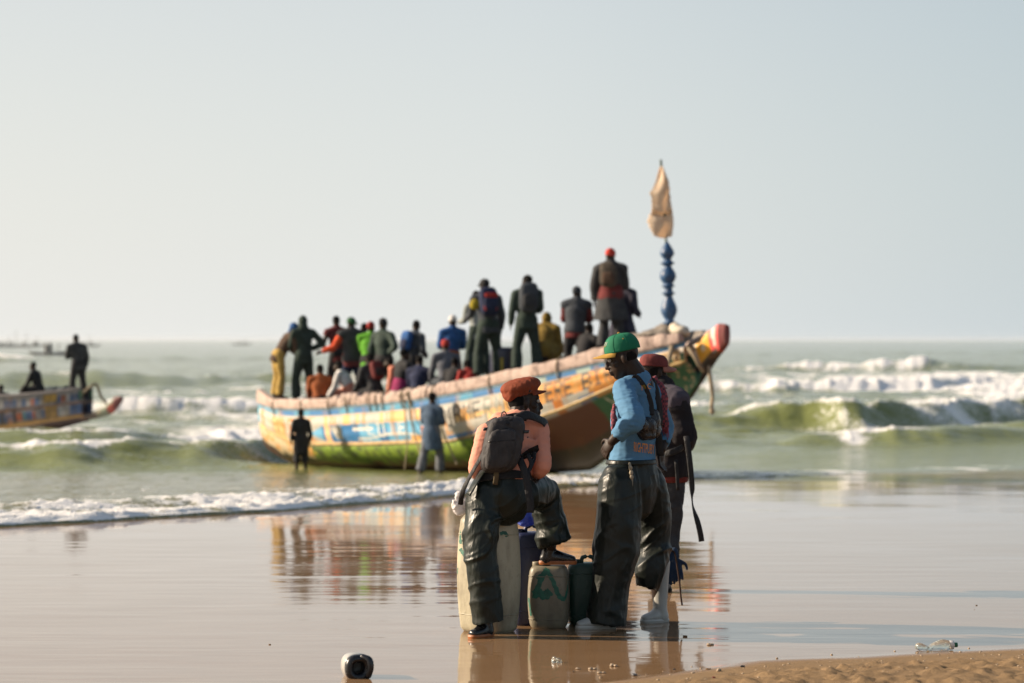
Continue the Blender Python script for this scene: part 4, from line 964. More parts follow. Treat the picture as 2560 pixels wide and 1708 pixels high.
P = dress(crowd(958, 797, 'person in a dark green jacket and black cap, arms at the sides', 1.80, 'stand', .25, hd=hl(-25), armR='hip'), C_['dark_green_cloth'], C_['black_cloth'], 'cap', C_['black_cloth'])
P = dress(crowd(922, 884, 'person crouching in dark grey with a maroon pack, below the lime green shirt', 1.70, 'sit', .72, hd=hl(40), lean=.35, armL='knee', armR='knee'), C_['charcoal'], C_['black_cloth'])
backpack('backpack', None, P, 'maroon and black pack on the back of the crouching grey figure', C_['maroon'], C_['black_cloth'], (.30, .16, .40))
P = dress(crowd(972, 893, 'person doubled over in a salmon shirt, back bent towards the right', 1.70, 'sit', .55, hd=hl(75), lean=.9, armL='reach', armR='reach'), C_['salmon'], C_['dark_green_cloth'])
P = dress(crowd(1012, 872, 'person seated in a black jacket with a magenta edge', 1.72, 'sit', .55, hd=hl(-60), lean=.15, armL='knee', armR='knee'), C_['black_cloth'], C_['black_cloth'])
bm = bmesh.new(); P.torso(bm, .042, top=False, low=.12); fuse('shirt_tail', bm, .02, C_['magenta'], P.root)
P = dress(crowd(1041, 801, 'person standing in a dark shirt with a bright blue pack, alone amidships', 1.75, 'stand', .0, hd=hl(-35), armL='down'), C_['slate'], C_['black_cloth'])
backpack('backpack', None, P, 'bright blue pack on the person standing alone amidships', C_['blue_cloth'], C_['navy'], (.27, .16, .42))
P = dress(crowd(1050, 888, 'person seated low in navy below the bright blue pack', 1.66, 'sit', .65, hd=hl(-20), lean=.2, armL='knee', armR='knee'), C_['navy'], C_['blue_cloth'])
P = dress(crowd(1132, 790, 'person in a white cap and two-tone blue shirt, half hidden amidships', 1.72, 'stand', -.3, hd=hl(20), armL='fold', armR='fold'), C_['blue_cloth'], C_['rust_brown'], 'cap', C_['white_cloth'])
P = dress(crowd(1113, 850, 'person seated in a loose grey shirt and red cap', 1.76, 'sit', .55, hd=hl(15), lean=.2, armL='knee', armR='knee'), C_['grey_cloth'], C_['slate'], 'cap', C_['red_cloth'])
P = dress(crowd(1138, 895, 'small dark person seated between the grey shirt and the red shirt', 1.5, 'sit', .75, hd=hl(-30), lean=.2, armL='knee', armR='knee'), C_['black_cloth'], C_['black_cloth'])
P = dress(crowd(1166, 900, 'person in a bright red shirt crouching low at the rail', 1.5, 'crouch', .7, hd=hl(30), lean=.7, armL='knee', armR='knee'), C_['red_cloth'], C_['maroon'])
P = dress(crowd(1190, 727, 'person in a pale jacket half hidden behind the man with the navy backpack', 1.72, 'stand', -.45, hd=hl(25), armL='fwd'), C_['pale_grey'], C_['dark_green_oilskin'])
P = dress(crowd(1211, 699, 'big capped person astride the rail with a navy and red backpack', 1.92, 'stand', .35, hd=hl(20), lean=.12, armL='fwd', armR='down', spread=1.5), C_['slate'], C_['dark_green_oilskin'], 'cap', C_['black_cloth'])
backpack('backpack', None, P, 'large navy backpack with two red bands', C_['navy'], C_['navy'], (.36, .24, .56), .0, (('red_band', C_['red_cloth'], (.04, .10, .13, .05)), ('red_band', C_['red_cloth'], (.0, -.14, .13, .06))))
bm = bmesh.new(); q = P.J['shL']; blob(bm, q+V3(.02, -.10, -.10), (.10, .06, .11)); to_obj('yellow_shoulder_pad', bm, cloth('yellow_pad', (.42, .33, .03)), P.root)
P = dress(crowd(1317, 687, 'tall bareheaded person in dark clothes with a dark pack, red at the collar', 1.85, 'stand', .3, hd=hl(15), armL='down', armR='fold'), C_['dark_green_cloth'], C_['dark_green_oilskin'], 'hair')
bm = bmesh.new(); J_ = P.J; tube(bm, [J_['nek']-V3(0, 0, .02), J_['nek']+V3(0, 0, .04)], [.075, .068], seg=12); to_obj('collar', bm, C_['orange_red'], P.root)
backpack('backpack', None, P, 'dark blue-black pack on the tall bareheaded person near the yellow coat', C_['slate'], C_['charcoal'], (.36, .22, .56))
P = dress(crowd(1368, 782, 'person hunched under a mustard yellow coat, seated behind the tall one', 1.70, 'sit', -.15, hd=hl(-20), lean=.45, armL='knee', armR='knee'), None, C_['black_cloth'], 'hood', C_['mustard'], coat=(C_['mustard'], .30))
P = dress(crowd(1443, 718, 'person in a maroon top and dark cap standing before the bow group', 1.70, 'stand', .2, hd=hl(-10), armL='fold', armR='fold'), C_['maroon'], C_['black_cloth'], 'beanie', C_['slate'])
bm = bmesh.new(); P.torso(bm, .05, low=.0); fuse('vest', bm, .018, C_['slate'], P.root)
P = dress(crowd(1474, 808, 'small dark figure crouching between the maroon top and the red cap', 1.55, 'crouch', .2, hd=hl(-40), lean=.4, armL='knee', armR='knee'), C_['black_cloth'], C_['charcoal'])
P = dress(crowd(1526, 624, 'tallest person at the bow in a bright red cap and long dark coat', 1.84, 'stand', .15, hd=hl(-8), armL='down', armR='fold'), C_['brown_cloth'], C_['charcoal'], 'beanie', cloth('bright_red_cap', (.62, .06, .04)), coat=(C_['charcoal'], .44))
bm = bmesh.new(); P.torso(bm, .066, top=False, low=-.02); fuse('belt_cloth', bm, .018, C_['maroon'], P.root)
backpack('backpack', None, P, 'brown-grey pack on the tallest person at the bow', cloth('brown_grey', (.09, .075, .06)), C_['brown_cloth'], (.32, .18, .46))
P = dress(crowd(1562, 690, 'person in dark violet-blue close behind the tallest one at the bow', 1.65, 'stand', -.25, hd=hl(-50), lean=.1), None, C_['charcoal'], 'hood', C_['navy'], coat=(cloth('violet_black', (.04, .04, .065)), .42))
# cargo drum between the standing men
r = empty('plastic_drum', (0, 0, 0), 'dark blue drum with a yellow stripe standing between the two tallest backpacks', 'drum')
pp = spot(H1, 1262, -.1); zz = CAMZ-(868-CY)/F*pp[1]; r.location = (pp[0], pp[1], zz-.75)
bm = bmesh.new(); tube(bm, [(0, 0, 0), (0, 0, .04), (0, 0, .36), (0, 0, .70), (0, 0, .75)], [.24, .27, .29, .27, .22], seg=20, flat=True); to_obj('drum_body', bm, plain('drum_blue', (.02, .025, .06), .4), r)
bm = bmesh.new(); box(bm, (-.05, -.285, .35), (.06, .02, .4)); to_obj('stripe', bm, plain('drum_yellow', (.45, .33, .02), .5), r)
for z in (.2, .52):
    bm = bmesh.new(); tube(bm, [(0, 0, z), (0, 0, z+.03)], [.295, .295], seg=20, flat=True); to_obj('hoop', bm, plain('drum_blue', (.02, .025, .06)), r)

# ---------------------------------------------------------------- two people wading by the hull
def wader(px, py_top, py_foot, h_ref, d, label, sub, **kw):
    zf = CAMZ-(py_foot-CY)/F*d; zt = CAMZ-(py_top-CY)/F*d; h = zt-zf+sub
    J, k = pose(h, **kw); hx = (px-CX)/F*(d+J['hed'][1])-J['hed'][0]
    return Person('person', (hx, d, zf-sub), label, J, k, .014, 0, 'people wading beside the big pirogue')
P = wader(752, 1022, 1180, 1.35, 48.4, 'child all in black standing in the shallows left of the hull', .08, legs='stand', hd=hl(20), armL='down', armR='down')
P.body(); P.shirt(C_['black_cloth'], g=.018, low=.22, sleeve=1.8); P.trousers(C_['black_cloth'], g=.035, upto=1.35); P.hat(HAIRM, 'hair')
P = wader(1081, 979, 1180, 1.65, 45.2, 'person in a long blue-grey smock wading beside the painted hull', .10, legs='stride', hd=hl(-25), armL='fold', armR='fold', lean=.04)
P.body(); P.coat(C_['smock_blue'], .40, .026, 1.9, .02, 'smock'); P.trousers(cloth('wet_grey_trousers', (.16, .17, .19)), g=.03, flare=.03, upto=1.9); P.hat(HAIRM, 'hair')

# ---------------------------------------------------------------- people in the left pirogue
P = crowd(190, 836, 'person standing in the bow of the left pirogue, arms folded', 1.80, 'stand', .0, H2, hl(35), 0, 'people in the left pirogue', .02, armL='fold', armR='down', lean=.05)
dress(P, C_['charcoal'], C_['black_cloth'], 'hair'); 
P = crowd(82, 905, 'person sitting hunched on the rail of the left pirogue', 1.75, 'sit', .2, H2, hl(75), 0, 'people in the left pirogue', .02, armL='knee', armR='knee', lean=.3)
dress(P, C_['black_cloth'], C_['black_cloth'], 'hair')
P = crowd(2, 962, 'person low in the left pirogue, cut by the edge of the view', 1.7, 'crouch', .2, H2, hl(40), 0, 'people in the left pirogue', .02, armL='knee', armR='knee', lean=.3)
dress(P, C_['black_cloth'], C_['black_cloth'], 'hair')

# ---------------------------------------------------------------- the three people on the sand
def oilskin(name, c, r0=.30):
    b = NB(name); n1 = b.noise(7, 4); n2 = b.noise(3.0, 4, vec=b.co((1, 1, .5)))
    dust = b.ramp(b.noise(4, 5), [(.5, 0.0), (.85, .25)])
    col = b.mix(dust, c, tuple(x*2.2+.012 for x in c))
    wr = b.n('ShaderNodeTexNoise', noise_dimensions='3D'); wr.inputs['Scale'].default_value = 7; wr.inputs['Detail'].default_value = 3; wr.inputs['Distortion'].default_value = 1.1; b.l(b.co((1.2, 1.2, .5)), wr.inputs['Vector'])
    ridge = b.math('ABSOLUTE', b.math('SUBTRACT', wr.outputs['Fac'], .5))
    h = b.math('ADD', b.math('MULTIPLY', ridge, -1.0), b.math('MULTIPLY', b.noise(30, 3), .05))
    b.set(Base_Color=col, Roughness=b.ramp(n2, [(.3, r0*.75), (.7, r0*1.5)]), Normal=b.bump(h, .45, .03), Specular_IOR_Level=.26); return b.m
OILG = oilskin('oilskin_dark_green', (.009, .013, .010), .40); OILB = oilskin('oilskin_black_green', (.008, .011, .009), .38)
def rel(base): return lambda px, py, d: np.array(Wp(px, py, d))-np.array(base)
def ridged(c, sx, sy, sz, seed): return 1-2*np.abs(vnoise(c[:, 0]*sx+c[:, 1]*sy, c[:, 2]*sz+c[:, 1]*sy*.6, seed, 3))
def shell_trousers(P, q, seat, legs, mat, fold, vx=.0085, name='trousers'):
    bm = bmesh.new()
    tube(bm, [q(*s[:3]) for s in seat], [s[3] for s in seat], seg=22, side=P.rh, sub=5)
    for L in legs: tube(bm, [q(*s[:3]) for s in L], [s[3] for s in L], seg=20, side=P.rh, sub=6, hollow=(0, .035))
    return fuse(name, bm, vx, mat, P.root, smooth=2, fold=fold)
def dome(bm, c, ax, r, e=2.4, nu=32, nv=12, base=0.0):
    r_, f, u = ax; rings = []
    for i in range(nv):
        t = i/nv; w = (1-t**e)**(1/e)
        rings.append([bm.verts.new(c+r_*r[0]*w*math.cos(q)+f*r[1]*w*math.sin(q)+u*(base+r[2]*t)) for q in (2*math.pi*k/nu for k in range(nu))])
    top = bm.verts.new(c+u*(base+r[2]))
    for a, b in zip(rings[:-1], rings[1:]):
        for k in range(nu): bm.faces.new((a[k], a[(k+1) % nu], b[(k+1) % nu], b[k]))
    for k in range(nu): bm.faces.new((rings[-1][k], rings[-1][(k+1) % nu], top))
    bm.faces.new(rings[0][::-1])
def visor(bm, c, ax, r, length, half=70, droop=.15, z=0.0, curve=.15, n=22, m=6, thick=.004, inner=.98):
    r_, f, u = ax; top = []
    for j in range(m):
        g = j/(m-1); row = []
        for k in range(n):
            q = R(-half+2*half*k/(n-1)); s = math.sin(q); cc = math.cos(q)
            ext = length*g*max(0.0, math.cos(q*90/half*.98))**.55
            x = r[0]*inner*s*(1+.12*g*0); y = r[1]*inner*cc+ext
            row.append(c+r_*x+f*y+u*(z-ext*droop-curve*.09*abs(s)**2*g))
        top.append(row)
    vt = [[bm.verts.new(p) for p in row] for row in top]; vb = [[bm.verts.new(p-u*thick) for p in row] for row in top]
    for j in range(m-1):
        for k in range(n-1):
            bm.faces.new((vt[j][k], vt[j][k+1], vt[j+1][k+1], vt[j+1][k])); bm.faces.new((vb[j][k], vb[j+1][k], vb[j+1][k+1], vb[j][k+1]))
    for k in range(n-1):
        bm.faces.new((vt[0][k], vb[0][k], vb[0][k+1], vt[0][k+1])); bm.faces.new((vt[-1][k], vt[-1][k+1], vb[-1][k+1], vb[-1][k]))
    for j in range(m-1):
        bm.faces.new((vt[j][0], vt[j+1][0], vb[j+1][0], vb[j][0])); bm.faces.new((vt[j][-1], vb[j][-1], vb[j+1][-1], vt[j+1][-1]))
def boot(P, an, to, shaft, mat, sole_mat, name='boot', r=.048, sole=.022, shaft_r=None):
    """rubber boot: upper as one skin, sole as its sub-part"""
    an, to, shaft = map(np.asarray, (an, to, shaft)); d = unit([*(to-an)[:2], 0]); s = np.cross([0, 0, 1], d); bm = bmesh.new()
    heel = an-d*.028; base = to[2]
    tube(bm, [shaft, shaft*.5+an*.5, an+V3(0, 0, .01), np.array([*(an-d*.012)[:2], base+.03])], [shaft_r or r*1.1, r*1.02, r*.95, r*.95], seg=16, sub=5, side=d)
    tube(bm, [np.array([*heel[:2], base+.035]), np.array([*an[:2], base+.045])+d*.02, np.array([*to[:2], base+.036])-d*.075, np.array([*to[:2], base+.028])-d*.02], [(.036, .034), (.043, .050), (.047, .036), (.038, .026)], seg=14, side=s, sub=4)
    up = fuse(name, bm, .007, mat, P.root if hasattr(P, 'root') else P, smooth=2)
    bm = bmesh.new(); n = 20; ring = []
    hl_ = np.array([*heel[:2], 0]); tl = np.array([*to[:2], 0]); L_ = np.linalg.norm(tl-hl_)+.035
    for k in range(n*2):
        q = 2*math.pi*k/(n*2); a = math.cos(q); b = math.sin(q); w = .040+.010*np.clip(a, 0, 1); ring.append(hl_+d*(L_*.5-.030+(L_*.5+.004)*math.copysign(abs(a)**.75, a))+s*w*math.copysign(abs(b)**.8, b))
    t_ = [bm.verts.new(p+V3(0, 0, base+sole)) for p in ring]; m_ = [bm.verts.new(p+unit(p-hl_-d*L_*.4)*.004+V3(0, 0, base+sole*.5)) for p in ring]; b_ = [bm.verts.new(p+V3(0, 0, base-.003)) for p in ring]
    for x, y in ((t_, m_), (m_, b_)):
        for k in range(n*2): bm.faces.new((x[k], x[(k+1) % (n*2)], y[(k+1) % (n*2)], y[k]))
    bm.faces.new(t_[::-1]); bm.faces.new(b_)
    so_ = to_obj('sole', bm, sole_mat, up, smooth=False); 
    for k in range(4):
        bm = bmesh.new(); box(bm, hl_+d*(L_*(.12+.2*k))+V3(0, 0, base+.006), (.012, .104, .006), [d, s, (0, 0, 1)]); bm.free()
    return up
from mathutils.bvhtree import BVHTree
def on_surface(objs, p, d, off=.003):
    """first point of objs hit from p along d (place coordinates)"""
    best = None
    for o in objs:
        dg = bpy.context.evaluated_depsgraph_get(); dg.update()
        key = o.name
        if key not in BV: BV[key] = (BVHTree.FromObject(o, dg), o.matrix_world.inverted(), o.matrix_world.copy())
        t, inv, mw = BV[key]; lp = inv @ Vector(p); ld = (inv.to_3x3() @ Vector(d)).normalized()
        h = t.ray_cast(lp, ld)
        if h[0] is not None and (best is None or h[3] < best[1]): best = (mw @ h[0], h[3])
    return None if best is None else np.array(best[0])-np.asarray(unit(d))*off
BV = {}
def lettering(word, objs, origin, right, up, cast, width, height, mat, parent, name='lettering', slope=0.0, off=.003, cuts=2):
    """printed word laid on the cloth"""
    cu = bpy.data.curves.new('t', 'FONT'); cu.body = word; cu.resolution_u = 3; o = bpy.data.objects.new('t', cu); COL.objects.link(o)
    dg = bpy.context.evaluated_depsgraph_get(); dg.update(); me = bpy.data.meshes.new_from_object(o.evaluated_get(dg)); bpy.data.objects.remove(o); bpy.data.curves.remove(cu)
    bm = bmesh.new(); bm.from_mesh(me); bpy.data.meshes.remove(me)
    bmesh.ops.triangulate(bm, faces=bm.faces[:])
    bmesh.ops.subdivide_edges(bm, edges=bm.edges[:], cuts=cuts)
    xs = [v.co.x for v in bm.verts]; ys = [v.co.y for v in bm.verts]; x0, x1, y0, y1 = min(xs), max(xs), min(ys), max(ys)
    for v in list(bm.verts):
        a = (v.co.x-x0)/(x1-x0)*width; b = (v.co.y-y0)/(y1-y0)*height-slope*a
        p = np.asarray(origin)+unit(right)*a+unit(up)*b; h = on_surface(objs, p-unit(cast)*.4, cast, off)
        if h is None: bm.verts.remove(v); continue
        v.co = Vector(h-np.array(parent.matrix_world.translation) if parent else h)
    me = bpy.data.meshes.new(name); bm.to_mesh(me); bm.free(); me.materials.append(mat)
    r = bpy.data.objects.new(name, me); COL.objects.link(r)
    if parent: r.parent = parent
    return r
bpy.context.view_layer.update()

# --- person A: coral shirt, rust cap, perched on the tall container
bx, by = Wp(1240, 1500, 15.0)[0], 15.0; bA = (bx, by, gz(bx, by)); q = rel(bA); g0 = V3(0, 0, 0)
JA = dict(pel=q(1262, 1224, 15.03), che=q(1276, 1092, 15.08), nek=q(1300, 1040, 15.13), hed=q(1311, 1005, 15.16), hf=unit([1, .26, -.03]), hu=V3(-.06, 0, 1),
          shL=q(1216, 1084, 15.04), shR=q(1347, 1073, 15.14), elL=q(1192, 1172, 15.0), wrL=q(1212, 1200, 15.24), elR=q(1357, 1166, 15.05), wrR=q(1322, 1196, 15.26),
          hipL=q(1224, 1240, 14.99), knL=q(1206, 1400, 14.87), anL=q(1214, 1556, 14.87), toL=np.array([*q(1178, 1584, 14.78)[:2], .0]),
          hipR=q(1304, 1238, 15.08), knR=q(1360, 1226, 15.42), anR=q(1376, 1366, 15.40), toR=q(1440, 1404, 15.42))
JA['hdR'] = V3(-.3, .8, -.3)
A_ = Person('person', bA, 'person in a coral shirt and rust brown cap perched on the tall jerrycan', JA, 1.0, .0065, 0, 'people standing on the wet sand', main=True)
A_.body(hands=.4, feet=False)
CORAL = cloth('coral_jersey', (.88, .38, .27), .8, .10, 6, .18)
def foldA(c, n):
    a = .0035*ridged(c, 9, 5, 22, 101)+.002*ridged(c, 24, 14, 40, 102); low = sm(.95, .80, c[:, 2]); return a*(1+1.5*low)
sA = A_.shirt(CORAL, g=.009, low=-.125, fold=foldA, vx=.0075, collar=True, sleeve=1.97)
def foldO(seed, amp=1.0, zc=None):
    def f(c, n):
        x = c[:, 0]; y = c[:, 1]; z = c[:, 2]
        wob = vnoise(x*3, z*3+y*2, seed+5, 2)
        dg1 = 1-2*np.abs(vnoise(x*3.2-y*2.1+z*1.2+wob*.5, z*4.6-x*1.8+wob*.6, seed, 1)); lng = vnoise(x*8.5+y*6.5+wob*.7, z*.9, seed+2, 1)
        fine = 1-2*np.abs(vnoise(x*7+y*4+wob, z*9+x*4, seed+1, 2)); bot = np.exp(-((z-.08)/.12)**2)
        w = .35 if zc is None else .35+.95*np.exp(-((z-zc)/.15)**2)
        rg = lambda n: np.maximum(0, 1-np.abs(n)*2.4)**1.6
        d2 = rg(vnoise(x*2.6+y*2.0+z*1.1+wob*.4, z*5.2-x*2.4+wob*.8, seed+7, 1)); d3 = rg(vnoise(x*3.4-y*2.6-z*2.2, z*2.4+x*3.0+wob, seed+8, 1)); v1 = rg(vnoise(x*7+y*5.5+wob*.5, z*.8, seed+9, 1))
        return amp*(w*(.015*d2+.004*dg1+.003*fine)+(.25+.5*w)*.008*rg(vnoise(x*5.5+y*4+wob*.6, z*11-x*6+wob, seed+10, 1))+.004*d3+.009*v1+bot*.005*fine-.006)
    return f
tA = shell_trousers(A_, q, [(1259, 1196, 15.03, (.172, .128)), (1262, 1215, 15.03, (.195, .135)), (1264, 1245, 15.02, (.185, .14)), (1266, 1264, 15.04, (.15, .13))],
    [[(1222, 1228, 15.0, (.120, .12)), (1207, 1300, 14.94, (.112, .11)), (1203, 1385, 14.89, (.104, .10)), (1212, 1470, 14.87, (.103, .098)), (1222, 1557, 14.87, (.100, .095))],
     [(1298, 1236, 15.05, (.130, .115)), (1332, 1230, 15.24, (.120, .11)), (1356, 1236, 15.40, (.108, .105)), (1371, 1290, 15.42, (.102, .10)), (1389, 1358, 15.40, (.104, .10))]],
    OILG, foldO(110, 1.1, .62))
bm = bmesh.new(); tube(bm, [q(1259, 1204, 15.03), q(1258, 1192, 15.035), q(1258, 1182, 15.04)], [(.193, .142), (.182, .140), (.174, .134)], seg=24, side=A_.rh, flat=True); to_obj('waistband', bm, C_['black_cloth'], A_.root)
# folded bib of the oilskins catching the sun at the left hip
bm = bmesh.new(); strap(bm, [q(1207, 1180, 14.94), q(1196, 1196, 14.90), q(1184, 1215, 14.87), q(1170, 1238, 14.86)], .075, .012, unit([.6, -.7, .3])); to_obj('trouser_bib', bm, OILG, A_.root)
RUBK = plain('black_rubber', (.012, .012, .014), .25, .2, 10, .1); RUBO = plain('orange_rubber', (.42, .13, .03), .5, .25, 30, .2); RUBW = plain('white_rubber', (.55, .54, .50), .38, .12, 9, .12)
anL = A_.J['anL'].copy(); toL = A_.J['toL'].copy(); toL[2] = .004-0
boot(A_, np.array([anL[0], anL[1], .085]), toL, np.array([anL[0]+.01, anL[1], .26]), RUBK, RUBO)
zcan = CAMZ-(1411-CY)/F*15.42-bA[2]
anR = q(1374, 1366, 15.42); toR = q(1438, 1404, 15.43); toR[2] = zcan+.003
boot(A_, np.array([anR[0]-.005, anR[1], zcan+.085]), toR, anR+V3(.012, .0, .19), RUBK, RUBO)
# cap: soft crown, band, button, short peak
r_, f_, u_ = A_.hax; cH = A_.J['hed']; ux = unit(u_-f_*.20); fx = unit(f_-ux*np.dot(f_, ux)); ax = [r_, fx, ux]
RUST = cloth('rust_corduroy', (.27, .06, .026), .85, .18, 12, .3)
bm = bmesh.new(); blob(bm, cH+ux*.094-fx*.012, (.104, .124, .054), ax, u=26, v=12); blob(bm, cH+ux*.104+fx*.03, (.088, .09, .045), ax); tube(bm, [cH+ux*.048-fx*.012, cH+ux*.085-fx*.014], [(.084, .104), (.092, .112)], seg=26, side=r_, flat=True); blob(bm, cH+ux*.066-fx*.085, (.075, .045, .05), ax)
capA = fuse('cap', bm, .006, RUST, A_.root, smooth=3, fold=lambda c, n: .0045*ridged(c, 26, 18, 14, 120)+.002*ridged(c, 60, 40, 30, 121))
bm = bmesh.new(); visor(bm, cH+ux*.060-fx*.012, ax, (.086, .106), .060, 62, .25, 0, .3); to_obj('peak', bm, RUST, capA)
bm = bmesh.new(); tube(bm, [cH+ux*.050-fx*.013, cH+ux*.072-fx*.013], [(.0885, .1085), (.0905, .1105)], seg=28, side=r_, flat=True); to_obj('cap_band', bm, cloth('rust_band', (.24, .06, .026)), capA)
bm = bmesh.new(); blob(bm, cH+ux*.066+r_*.089+fx*.02, (.004, .008, .008), ax); to_obj('button', bm, RUBK, capA)
bm = bmesh.new(); blob(bm, cH+u_*.010-f_*.038, (.0770, .070, .072), [r_, f_, u_]); fuse('hair', bm, .006, HAIRM, A_.root, fold=lambda c, n: .002*vnoise(c[:, 0]*120, c[:, 2]*120+c[:, 1]*90, 122, 2))

# backpack of person A
BPM = cloth('backpack_nylon', (.050, .046, .048), .62, .3, 14, .35); BPD = cloth('backpack_webbing', (.020, .020, .022), .6, .2, 20, .3)
c0 = np.array(Wp(1257, 1112, 14.90)); BP = empty('backpack', c0, 'small black backpack worn on the coral shirt', 'backpack'); qb = rel(c0)
axb = [unit([1, .25, .06]), unit([.12, -1, .16]), unit([.17, .1, 1])]
bm = bmesh.new(); blob(bm, (0, 0, .0), (.122, .085, .172), axb, p=.52, u=28, v=16); blob(bm, axb[2]*.11+axb[1]*-.01, (.105, .07, .066), axb, p=.7)
bodyb = fuse('bag_body', bm, .0075, BPM, BP, smooth=3, fold=lambda c, n: .004*ridged(c, 14, 9, 14, 130)+.002*ridged(c, 34, 22, 30, 131))
bm = bmesh.new(); blob(bm, axb[1]*.070-axb[2]*.035-axb[0]*.018, (.088, .042, .125), axb, p=.5, u=26, v=14); pock = fuse('front_pocket', bm, .007, BPM, BP, smooth=3, fold=lambda c, n: .004*ridged(c, 16, 9, 7, 132))
def cord(name, pts, r, mat, par, seg=6): 
    bm = bmesh.new(); tube(bm, pts, [r]*len(pts), seg=seg, sub=4); return to_obj(name, bm, mat, par)
def arc(cx_, cz_, rx_, rz_, a0, a1, dep, n=14): return [axb[0]*(cx_+rx_*math.cos(R(a0+(a1-a0)*k/(n-1))))+axb[2]*(cz_+rz_*math.sin(R(a0+(a1-a0)*k/(n-1))))+axb[1]*dep for k in range(n)]
cord('zip', [axb[0]*x+axb[2]*(.012)+axb[1]*(.113-.25*(x+.018)**2*3) for x in np.linspace(-.098, .062, 7)], .0032, BPD, pock)
cord('zip', arc(-.018, -.03, .086, .122, 175, 5, .092), .0035, BPD, pock)
cord('zip', arc(.0, .035, .108, .125, 170, 10, .060), .004, BPD, bodyb)
bm = bmesh.new(); blob(bm, axb[0]*-.097+axb[2]*.012+axb[1]*.104, (.008, .006, .006)); to_obj('zip_pull', bm, plain('dull_metal', (.3, .3, .28), .35, metal=.8), pock)
bm = bmesh.new(); strap(bm, [qb(1252, 1045, 14.9), qb(1255, 1033, 14.9), qb(1263, 1031, 14.92), qb(1268, 1042, 14.95)], .022, .006, unit([0, 1, .2])); to_obj('top_handle', bm, BPD, BP)
for px_, py_ in ((1215, 1073), (1316, 1080)):
    bm = bmesh.new(); box(bm, qb(px_, py_, 14.88), (.034, .014, .020), axb); to_obj('side_buckle', bm, RUBK, BP, bevel=.003)
bm = bmesh.new(); box(bm, axb[2]*.135+axb[1]*.072+axb[0]*.005, (.05, .012, .030), axb); to_obj('buckle_flap', bm, BPD, BP, bevel=.003)
bm = bmesh.new(); strap(bm, [axb[2]*.17+axb[1]*.035, axb[2]*.15+axb[1]*.068, axb[2]*.115+axb[1]*.085], .024, .006, axb[0]); to_obj('top_strap', bm, BPD, BP)
def worn(name, pts, w, th, wd, parent, mat, base, cast=(0, 1, 0)):
    bm = bmesh.new(); strap(bm, [np.asarray(p) for p in pts], w, th, wd); return to_obj(name, bm, mat, parent)
worn('shoulder_strap', [qb(1290, 1048, 14.93), qb(1318, 1038, 14.97), qb(1345, 1047, 15.03), qb(1362, 1058, 15.10), qb(1366, 1075, 15.20), qb(1350, 1110, 15.26)], .060, .014, [unit(v) for v in ([.1, .5, 1], [.1, .6, 1], [.2, .8, .6], [.3, .9, .3], [.2, 1, .1], [0, 1, 0])], BP, BPD, c0)
worn('shoulder_strap', [qb(1240, 1052, 14.93), qb(1228, 1056, 14.97), qb(1214, 1068, 15.05), qb(1212, 1085, 15.18), qb(1222, 1115, 15.22)], .052, .014, [unit(v) for v in ([.1, .5, 1], [.1, .6, 1], [-.2, .8, .6], [-.2, 1, .1], [0, 1, 0])], BP, BPD, c0)
bm = bmesh.new(); strap(bm, [qb(1268, 1046, 14.95), qb(1290, 1042, 15.0), qb(1316, 1044, 15.02)], .05, .012, [unit([0, .4, 1])]*3); to_obj('yoke', bm, BPD, BP)
bm = bmesh.new(); pts_ = [qb(1300, 1138, 14.93), qb(1322, 1122, 14.94), qb(1345, 1112, 15.0), qb(1348, 1125, 15.02), qb(1335, 1142, 14.97), qb(1304, 1150, 14.93)]; f1 = [bm.verts.new(p) for p in pts_]; bm.faces.new(f1); bmesh.ops.solidify(bm, geom=bm.faces[:], thickness=.014); to_obj('hip_wing', bm, BPD, BP, smooth=False)
worn('hanging_strap', [qb(1298, 1146, 14.90), qb(1312, 1180, 14.86), qb(1321, 1225, 14.84), qb(1326, 1262, 14.83), qb(1325, 1282, 14.83)], .046, .008, unit([1, 0, .2]), BP, BPD, c0)
worn('hanging_strap', [qb(1318, 1135, 14.92), qb(1328, 1158, 14.89), qb(1322, 1178, 14.87), qb(1316, 1200, 14.85)], .026, .006, unit([1, 0, .3]), BP, BPD, c0)
worn('hanging_strap', [qb(1336, 1130, 14.96), qb(1334, 1150, 14.93), qb(1324, 1172, 14.88)], .026, .006, unit([1, 0, .3]), BP, BPD, c0)
worn('waist_strap', [qb(1210, 1128, 14.88), qb(1203, 1142, 14.87), qb(1182, 1178, 14.85), qb(1162, 1216, 14.84), qb(1154, 1242, 14.85), qb(1151, 1262, 14.88)], .032, .006, unit([.7, -.3, .4]), BP, BPD, c0)
worn('loose_tab', [qb(1240, 1172, 14.86), qb(1241, 1190, 14.85), qb(1238, 1212, 14.86)], .032, .006, unit([1, 0, 0]), BP, cloth('khaki_webbing', (.12, .09, .05)), c0)

# --- person B: sky blue shirt, green cap, oilskins, hand on hip
bx, by = Wp(1575, 1560, 15.55)[0], 15.55; bB = (bx, by, gz(bx, by)); q = rel(bB)
JB = dict(pel=q(1580, 1182, 15.56), che=q(1588, 1040, 15.57), nek=q(1597, 953, 15.56), hed=q(1556, 894, 15.54), hf=unit([-.95, .04, -.31]), hu=V3(-.31, 0, .95),
          shL=q(1560, 975, 15.42), shR=q(1628, 986, 15.70), elL=q(1583, 1050, 15.20), wrL=q(1532, 1102, 15.28), elR=q(1660, 1070, 15.82), wrR=q(1655, 1122, 15.68),
          hipL=q(1556, 1195, 15.46), hipR=q(1606, 1195, 15.66), knL=q(1533, 1380, 15.40), anL=q(1522, 1540, 15.40), toL=q(1442, 1563, 15.34), knR=q(1642, 1370, 15.76), anR=q(1650, 1530, 15.79), toR=q(1606, 1554, 15.72))
